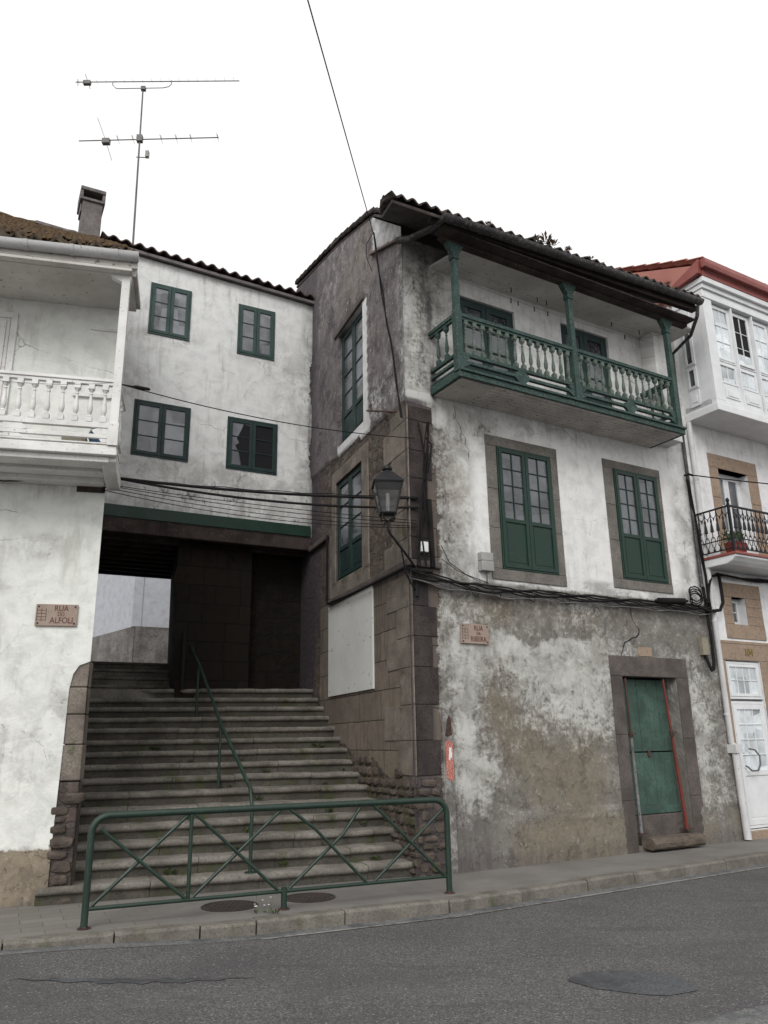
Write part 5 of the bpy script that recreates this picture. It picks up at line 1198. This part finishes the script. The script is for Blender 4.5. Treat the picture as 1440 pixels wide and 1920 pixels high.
# ================================================================== BARRIER
t = Thing('street_barrier', BAR, (1.9, 0, 0), 'green tubular steel barrier with crossed braces in front of the steps', 'barrier')
b = MB(BAR); e = 3.88; r = .16; top = 1.0
path = [(0, -.02, 0), (0, .5, 0), (0, top - r, 0)] + [(r - r * math.cos(a), top - r + r * math.sin(a), 0) for a in [math.pi / 2 * k / 6 for k in range(1, 7)]]
path += [(1, 1.0, 0), (2, 1.0, 0), (3, 1.0, 0)] + [(e - r + r * math.sin(a), top - r + r * math.cos(a), 0) for a in [math.pi / 2 * k / 6 for k in range(0, 7)]] + [(e, .5, 0), (e, -.02, 0)]
b.tube(path, .034, 12); b.build('frame_tube', M['green_iron'], t, smooth=True)
b = MB(BAR); b.tube([(.02, .17, 0), (e - .02, .18, 0)], .02, 10); b.build('lower_rail', M['green_iron'], t, smooth=True)
b = MB(BAR); b.tube([(.96, .17, 0), (.96, .98, 0)], .02, 10); b.build('upright', M['green_iron'], t, smooth=True)
b = MB(BAR); b.tube([(1.95, -.02, 0), (1.95, .21, 0)], .032, 10); b.build('centre_post', M['green_iron'], t, smooth=True)
for x_ in (0, 1.95, e):
    b = MB(BAR); b.tube([(x_, -.005, 0), (x_, .008, 0)], .062, 14); b.tube([(x_, .008, 0), (x_, .02, 0)], .042, 12); b.build('base_plate', M['rust_brown'], t)
for (a, c, bend) in ((.05, .93, 0), (1.0, 1.9, 0), (2.0, 2.9, 1), (2.97, 3.84, 0)):
    b = MB(BAR); lo = .19; hi = .97
    if a < .1: b.tube([(a + .03, .88, .008), (c, lo, .008)], .0175, 8)
    elif bend: b.tube([(a, hi, .008), (a + .27, .77, .03), (c - .03, lo, .008)], .0175, 8)
    else: b.tube([(a, hi, .008), (c - .02, lo, .008)], .0175, 8)
    b.build('brace', M['green_iron'], t, smooth=True)
    b = MB(BAR)
    if bend: b.tube([(a, lo, -.008), (a + .62, .7, -.02), (c - .08, hi, -.008)], .0175, 8)
    else: b.tube([(a, lo, -.008), (c, hi if c < 3.5 else .9, -.008)], .0175, 8)
    b.build('brace', M['green_iron'], t, smooth=True)

# ================================================================== STAIR HANDRAIL
def stp(s, f):  # point over the stair: s in steps, f across
    a = A0.lerp(A1, s / 14); c = B0.lerp(B1, s / 14); p = a.lerp(c, f); return p
HP = [(.2, .5, RISE), (5.75, .48, 6 * RISE), (11.3, .46, 12 * RISE), (14.8, .45, 15 * RISE)]
pts = [(stp(s, f), z) for s, f, z in HP]
t = Thing('stair_handrail', G, (pts[0][0].x, pts[0][1], -pts[0][0].y), 'green steel handrail climbing the middle of the steps', 'handrail')
b = MB(G)
P3 = [Vector((p.x, z + .9, -p.y)) for p, z in pts]; b0 = Vector((pts[0][0].x, pts[0][1] - .005, -pts[0][0].y))
d = (P3[1] - P3[0]).normalized()
b.tube([tuple(b0), tuple(b0 + Vector((0, .62, 0))), tuple(b0 + Vector((0, .74, 0)) + d * .01), tuple(b0 + Vector((0, .82, 0)) + d * .05), tuple(P3[0] + d * .13), tuple(P3[1]), tuple(P3[2]), tuple(P3[3]), tuple(P3[3] + Vector((-.2, .0, -.5)))], .024, 10)
b.build('rail', M['green_iron'], t, smooth=True)
for (p, z), q in list(zip(pts, P3))[1:]:
    b = MB(G); b.tube([(p.x, z - .005, -p.y), tuple(q)], .021, 10); b.build('post', M['green_iron'], t, smooth=True)
b = MB(G); b.tube([tuple(b0), tuple(b0 + Vector((0, .012, 0)))], .07, 12); b.build('base_plate', M['green_iron'], t)
# second rail post by the inner wall
b = MB(B); b.box(-2.40, -2.34, 2.6, 3.65, -.2, -.14)
b.single('gate_post', M['void'], (-2.37, 2.6, -.15), 'dark post at the head of the steps inside the passage', 'post')

# ================================================================== ANTENNA
MA = B.W(-3.88, 0, -1.0); AF = Fr((MA.x, MA.y), 90)
t = Thing('tv_antenna', AF, (0, 10.9, 0), 'tall television antenna mast with two horizontal booms on the roof', 'antenna')
mt = lambda v: .18 - .07 * (v - 11.63) / 4.1
b = MB(AF); b.tube([(mt(11), 11.0, 0), (mt(13.5), 13.5, 0), (mt(15.75), 15.78, 0)], [.024, .021, .017], 8); b.build('mast', M['alu'], t, smooth=True)
b = MB(AF); z = 16.0
b.tube([(-1.42, z, 0), (2.26, z - .04, 0)], .011, 6)
for k in range(18): x = -1.35 + k * .205; b.tube([(x, z + .002, -.06), (x, z + .002, .06)], .0025, 4)
b.box(-1.24, -1.08, z - .07, z + .02, -.04, .04); b.tube([(-1.2, z + .17, .05), (-1.1, z - .14, -.05)], .008, 4); b.tube([(-1.38, z + .08, 0), (-1.36, z - .1, 0)], .008, 4)
b.tube([(-.58, z, 0), (-.58, z - .1, 0), (-.5, z - .19, 0), (-.42, z - .2, 0), (.55, z - .2, 0), (.68, z - .17, 0), (.74, z - .1, 0), (.74, z, 0)], .009, 6); b.box(mt(15.8) - .04, mt(15.8) + .06, z - .26, z - .17, -.04, .04)
b.build('upper_boom', M['alu'], t)
b = MB(AF); z = 14.42
b.tube([(-1.2, z - .02, 0), (1.86, z + .01, 0)], .012, 6); b.box(mt(z) - .06, mt(z) + .06, z - .07, z + .09, -.05, .05)
for x in (-.35, -.02, .6, .93, 1.25, 1.84): b.tube([(x, z, -.14), (x, z, .14)], .0035, 4); b.tube([(x + .015, z - .02, 0), (x - .015, z + .1, 0)], .009, 4)
b.tube([(-.8, z + .5, .1), (-.62, z, 0), (-.48, z - .46, -.1)], .007, 4); b.box(-.68, -.52, z - .11, z + .01, -.05, .05)
b.build('lower_boom', M['alu'], t)
b = MB(AF); b.tube([(mt(13.95) - .05, 13.95, 0), (.36, 13.93, 0)], .012, 6); b.box(.29, .36, 13.94, 14.09, -.04, .04); b.build('amplifier', M['box_grey'], t)

# ================================================================== CABLES
def wpt(fr, u, v, w=0): q = fr.W(u, v, w); return (q.x, q.z, -q.y)
def sagline(p, q, sag, n=20):
    p, q = Vector(p), Vector(q); return [tuple(p.lerp(q, i / n) - Vector((0, sag * 4 * (i / n) * (1 - i / n), 0))) for i in range(n + 1)]
def cable(name, paths, r, m, label, group=None):
    b = MB(G); p0 = paths[0][0]
    for i, p in enumerate(paths): b.tube(p, r[i] if isinstance(r, (list, tuple)) else r, 6)
    return b.single(name, M[m], p0, label, 'cable', group, smooth=True)
cp = lambda v, s=0: wpt(F, .12 + s, v, .06)
c0 = wpt(L, -.02, 4.93, .08)
def wig(path, amp, seed, k=2.0):
    r = random.Random(seed); ph = [r.uniform(0, 6) for _ in range(4)]; out = []
    for i, p in enumerate(path):
        out.append((p[0] + amp * .5 * math.sin(i * k * .7 + ph[0]), p[1] + amp * math.sin(i * k + ph[1]) * .6 + amp * .5 * math.sin(i * k * 2.3 + ph[2]), p[2] + amp * .5 * math.sin(i * k + ph[3])))
    return out
cable('cable_bundle', [sagline(c0, cp(5.0), .07), sagline((c0[0], c0[1] + .01, c0[2]), cp(4.86), .12), wig(sagline(c0, cp(5.02), .05), .008, 2)], [.022, .019, .006], 'cable', 'thick black cable pair spanning the passage from left house to lantern corner')
for k, (a, e, sg) in enumerate(((4.83, 4.62, .07), (4.80, 4.58, .1), (4.76, 4.56, .13), (4.84, 4.66, .04))):
    cable('thin_cable', [sagline(wpt(L, -.04, a, .06), cp(e, -.04), sg)], .0055, 'cable', ('uppermost of the thin cables across the passage, hardly sagging', 'lowest and deepest sagging of the thin cables across the passage', 'second lowest thin cable over the green beam of the passage', 'second highest thin cable over the green beam of the passage')[(3, 2, 1, 0)[k]], 'thin cables across the passage')
cable('single_wire', [sagline(wpt(L, .16, 5.86, .86), wpt(F, .1, 5.92, .05), .12)], .007, 'cable', 'single black wire from the white balcony post to the corner house')
b = MB(G); p = Vector(wpt(L, .16, 5.86, .86)); q = Vector(wpt(F, .1, 5.92, .05)); d = (q - p).normalized()
b.tube([tuple(p), tuple(p + d * .15), tuple(p + d * .18), tuple(p + d * .34), tuple(p + d * .36)], [.008, .008, .022, .022, .008], 8); b.single('insulator', M['cable'], tuple(p), 'black insulator at the start of the wire beside the bridge window', 'insulator')
# overhead line from the sky
w0 = Vector(wpt(S, -.1, 6.2, .12)); w1 = Vector(wpt(S, .98, 10.05, .1)); 
far_dir = None
_top = Vector((577 - 720, -(0 - 960), -FPX)).normalized(); _top = Vector((_top.dot(_X), _top.dot(_Y), _top.dot(_Z)))
pole_end = Vector((0, 0, CAMZ)) + _top * 9.0; pe = Vector((pole_end.x, pole_end.z, -pole_end.y))
cable('overhead_wire', [sagline(tuple(pe + (pe - w1) * .6), tuple(w1), .0, 8)], .008, 'cable', 'long black wire running from the sky down to the corner house wall')
cable('twisted_cable', [wig([tuple(w1.lerp(w0, i / 24) + Vector((0, 0, .0))) for i in range(25)], .018, 3, 1.1), wig([tuple(w1.lerp(w0, i / 24)) for i in range(25)], .03, 8, .55), [tuple(w1), tuple(w1 + Vector((-.12, -.25, .03))), tuple(w1 + Vector((-.12, -.5, .03))), tuple(w1 + Vector((-.03, -.75, 0)))]], [.012, .011, .006], 'cable', 'twisted black cables running down the grey side wall to the corner')
# bundle hanging down the corner
vt_ = [wig([wpt(F, .16 + .04 * k + .1 * math.sin(i * .4 + k), 6.2 - i * .22, .07 + .012 * k) for i in range(11)], .02, 20 + k, .9) for k in range(4)]
cable('corner_cables', vt_ + [[wpt(F, .3, 5.0, .07), wpt(F, .33, 4.0, .07)], [wpt(F, .27, 5.95, .08), wpt(F, .36, 5.85, .1), wpt(F, .34, 5.7, .1), wpt(F, .28, 5.4, .1)]], [.012, .01, .016, .01, .04, .012], 'cable', 'tangle of black cables hanging down the house corner behind the lantern')
# bundle along the facade
ps_ = []
for k in range(9):
    ps_.append(wig([wpt(F, -.05 + 6.25 * i / 40, 3.93 - .13 * min(1, i / 8) - .018 * k + .02 * math.sin(i * .9 + k) + .06 * (i / 40) , .07 + .018 * (k % 3)) for i in range(41)], .014, 40 + k, .8))
cable('facade_cables', ps_[:6] + [[wpt(F, .5, 4.35, .05), wpt(F, .62, 4.1, .07), wpt(F, .9, 3.95, .08), wpt(F, 1.3, 3.86, .08)], [wpt(F, .5, 4.15, .05), wpt(F, .75, 4.0, .07), wpt(F, 1.1, 3.88, .08)]], [.013, .011, .015, .01, .014, .012, .006, .005], 'cable', 'sagging bundle of black cables along the corner house above the street sign')
cable('pale_facade_cables', ps_[6:], [.009, .008, .009], 'cable_grey', 'pale grey cables running among the black bundle on the corner house')
for k, u in enumerate((.95, 1.35, 2.0, 2.7)):
    cable('loose_cable_end', [[wpt(F, u, 3.76, .1), wpt(F, u + .04, 3.66, .11), wpt(F, u + .12, 3.64, .11), wpt(F, u + .16, 3.73, .1)]], .006, 'cable', ('loose cable loop above the left edge of the street sign on the corner house', 'loose cable loop above and right of the corner house street sign', 'loose cable loop below the left shuttered window', 'loose cable loop between the two shuttered windows')[k], 'loose loops under the facade bundle')
b = MB(F); b.tube([(4.85, 3.86, .12), (5.5, 3.9, .12)], .05, 10); b.tube([(4.78, 3.855, .12), (4.85, 3.86, .12)], .025, 8); b.tube([(5.5, 3.9, .12), (5.58, 3.905, .12)], .025, 8); b.single('cable_sleeve', M['cable'], (5.1, 3.86, .12), 'black cable splice sleeve below the right shuttered window', 'cable sleeve', smooth=True)
cable('coiled_cable', [[wpt(F, 5.8 + .16 * math.cos(a), 3.93 + .12 * math.sin(a) + .003 * i, .12 + .004 * (i % 7)) for i, a in enumerate([k * .5 for k in range(45)])], [wpt(F, 5.85, 3.82, .13), wpt(F, 6.1, 3.76, .14), wpt(F, 6.4, 3.8, .14), wpt(F, 6.52, 3.95, .13), wpt(F, 6.56, 4.2, .1), wpt(F, 6.6, 4.44, .06)], [wpt(F, 6.1, 3.9, .13), wpt(F, 6.2, 4.2, .12), wpt(F, 6.36, 4.42, .08), wpt(F, 6.6, 4.47, .06)]], [.012, .03, .026], 'cable', 'coiled black cable beside the white downpipe')
cable('balcony_cables', [[wpt(F, 6.5 + .3 * i, 4.46 + .02 * math.sin(i * 1.3 + k), .05 + .03 * k) for i in range(16)] for k in range(3)], [.022, .018, .02], 'cable', 'black cables running under the iron balcony slab')
cable('riser_cable', [wig([wpt(F, 6.02 + .16 * min(1, i / 12), 6.2 - i * .15, .08 + .02 * k) for i in range(17)], .01, 60 + k, .7) for k in range(3)] + [[wpt(F, 6.0, 6.28, .06), wpt(F, 6.08, 6.31, .1), wpt(F, 6.2, 6.3, .1)]], [.016, .013, .012, .02], 'cable', 'black cables dropping beside the downpipe from the side wire')
cable('side_wire', [sagline(wpt(F, 6.1, 6.3, .1), wpt(F, 12.5, 6.25, 2.2), .1)], .012, 'cable', 'black wire leaving the corner house towards the right edge')
# cables along the left house under the balcony
cable('left_house_cables', [wig([wpt(L, -4 + 4.0 * i / 24, 4.72 + .022 * k + (.05 if i < 12 else .05 + .08 * (i - 12) / 12), .1 + .02 * (k % 3)) for i in range(25)], .018, 80 + k, .8) for k in range(7)], .009, 'cable', 'row of black cables under the white balcony of the left house')
b = MB(L); b.box(-.34, .0, 4.73, 4.84, .0, .03); b.build('broken_render', M['wood_dark'], Hl, .01)
cable('string_course_cable', [[wpt(S, 3.48, 5.3, .09), wpt(S, 3.48, 4.1, .09), wpt(S, 3.4, 4.02, .1), wpt(S, 2, 3.98, .1), wpt(S, .5, 3.96, .1), wpt(S, -.05, 3.96, .12), wpt(F, .3, 3.93, .1)]], .018, 'cable', 'dark cable following the ledge under the lower side window')
cable('left_balcony_line', [sagline(wpt(L, -1.6, 5.76, .95), wpt(L, .1, 5.84, .93), .06, 12)], .003, 'cable_grey', 'thin line strung across the white balusters')

# ================================================================== PLANTS
def tuft(x, y, z, s, n, m, seed, label, group, name='weed', spread=1.0):
    r = random.Random(seed); b = MB(G)
    for i in range(n):
        a = r.uniform(0, 6.28); rr_ = r.uniform(0, s * .35); p = (x + rr_ * math.cos(a), z + r.uniform(0, s * .3), -y + rr_ * math.sin(a))
        leaf(b, p, (math.cos(a) * spread, r.uniform(.3, 1.3), math.sin(a) * spread), r.uniform(.35, .8) * s, r.uniform(.06, .14) * s, r)
    return b.single(name, M[m], (x, z, -y), label, 'weed', group, recalc=False)
rw = random.Random(21)
spots = [(0.3, .62), (.4, .9), (1, .48), (1, .75), (2, .55), (2, .93), (3, .35), (3, .8), (4, .04), (4, .6), (5, .5), (5, .85), (6, .65), (6, .94), (7, .42), (7, .58), (8, .3), (8, .9), (9, .52), (2, .03), (0.2, .3)]
for i, (s, f) in enumerate(spots):
    n_ = int(s) + 1; p = stp(n_ - 1 + .93, f + rw.uniform(-.02, .02)) if True else None
    tuft(p.x, p.y, n_ * RISE, rw.uniform(.06, .14), rw.randint(12, 26), 'leaf', 100 + i, 'green weed at the foot of the riser, ' + ('first', 'second', 'third', 'fourth', 'fifth', 'sixth', 'seventh', 'eighth', 'ninth', 'tenth')[n_ - 1] + ' step up, ' + ('far left', 'left part', 'left of the handrail', 'right of the handrail', 'right part', 'far right')[min(5, int(f * 6))], 'weeds on the steps')
tuft(-.62 - .55, 8.78, .0, .08, 18, 'leaf', 300, 'low green weed in the kerb joint left of the centre post', None)
t = Thing('daisy_clump', G, (-1.3, 0, -8.85), 'small white daisies growing from the pavement beside the centre post', 'flowers')
b = MB(G); c = MB(G); rr = random.Random(77)
for i in range(9):
    x = -1.3 + rr.uniform(-.1, .1); y = 8.85 + rr.uniform(-.06, .06); h = rr.uniform(.05, .16); b.tube([(x, 0, -y), (x + rr.uniform(-.02, .02), h, -y)], .002, 4); c.lathe(x, -y, [(.002, h), (.012, h + .004), (.002, h + .008)], 6)
    leaf(b, (x, 0, -y), (rr.uniform(-1, 1), .4, rr.uniform(-1, 1)), .06, .008, rr)
b.build('stems', M['leaf'], t, recalc=False); c.build('petals', M['petal'], t)
for i, (u, s) in enumerate(((1.9, .12), (2.1, .2), (2.25, .16), (2.6, .1), (.95, .08), (5.0, .1), (3.1, .08))):
    q = F.W(u, 9.22 + .045 * u, 1.0); tuft(q.x, q.y, q.z, s, 40, 'dry', 400 + i, ('dry weed just left of the tallest tuft on the dark roof edge', 'tallest dry weed tuft on the dark roof edge above the gutter', 'dry weed just right of the tallest tuft on the dark roof edge', 'small dry weed above the middle balcony post', 'leftmost small dry weed on the dark roof edge', 'rightmost dry weed on the dark roof edge near the red roof', 'small dry weed between middle post and right end of the roof')[i], 'dry weeds on the corner roof', 'roof_weed', .7)

bpy.context.view_layer.update()
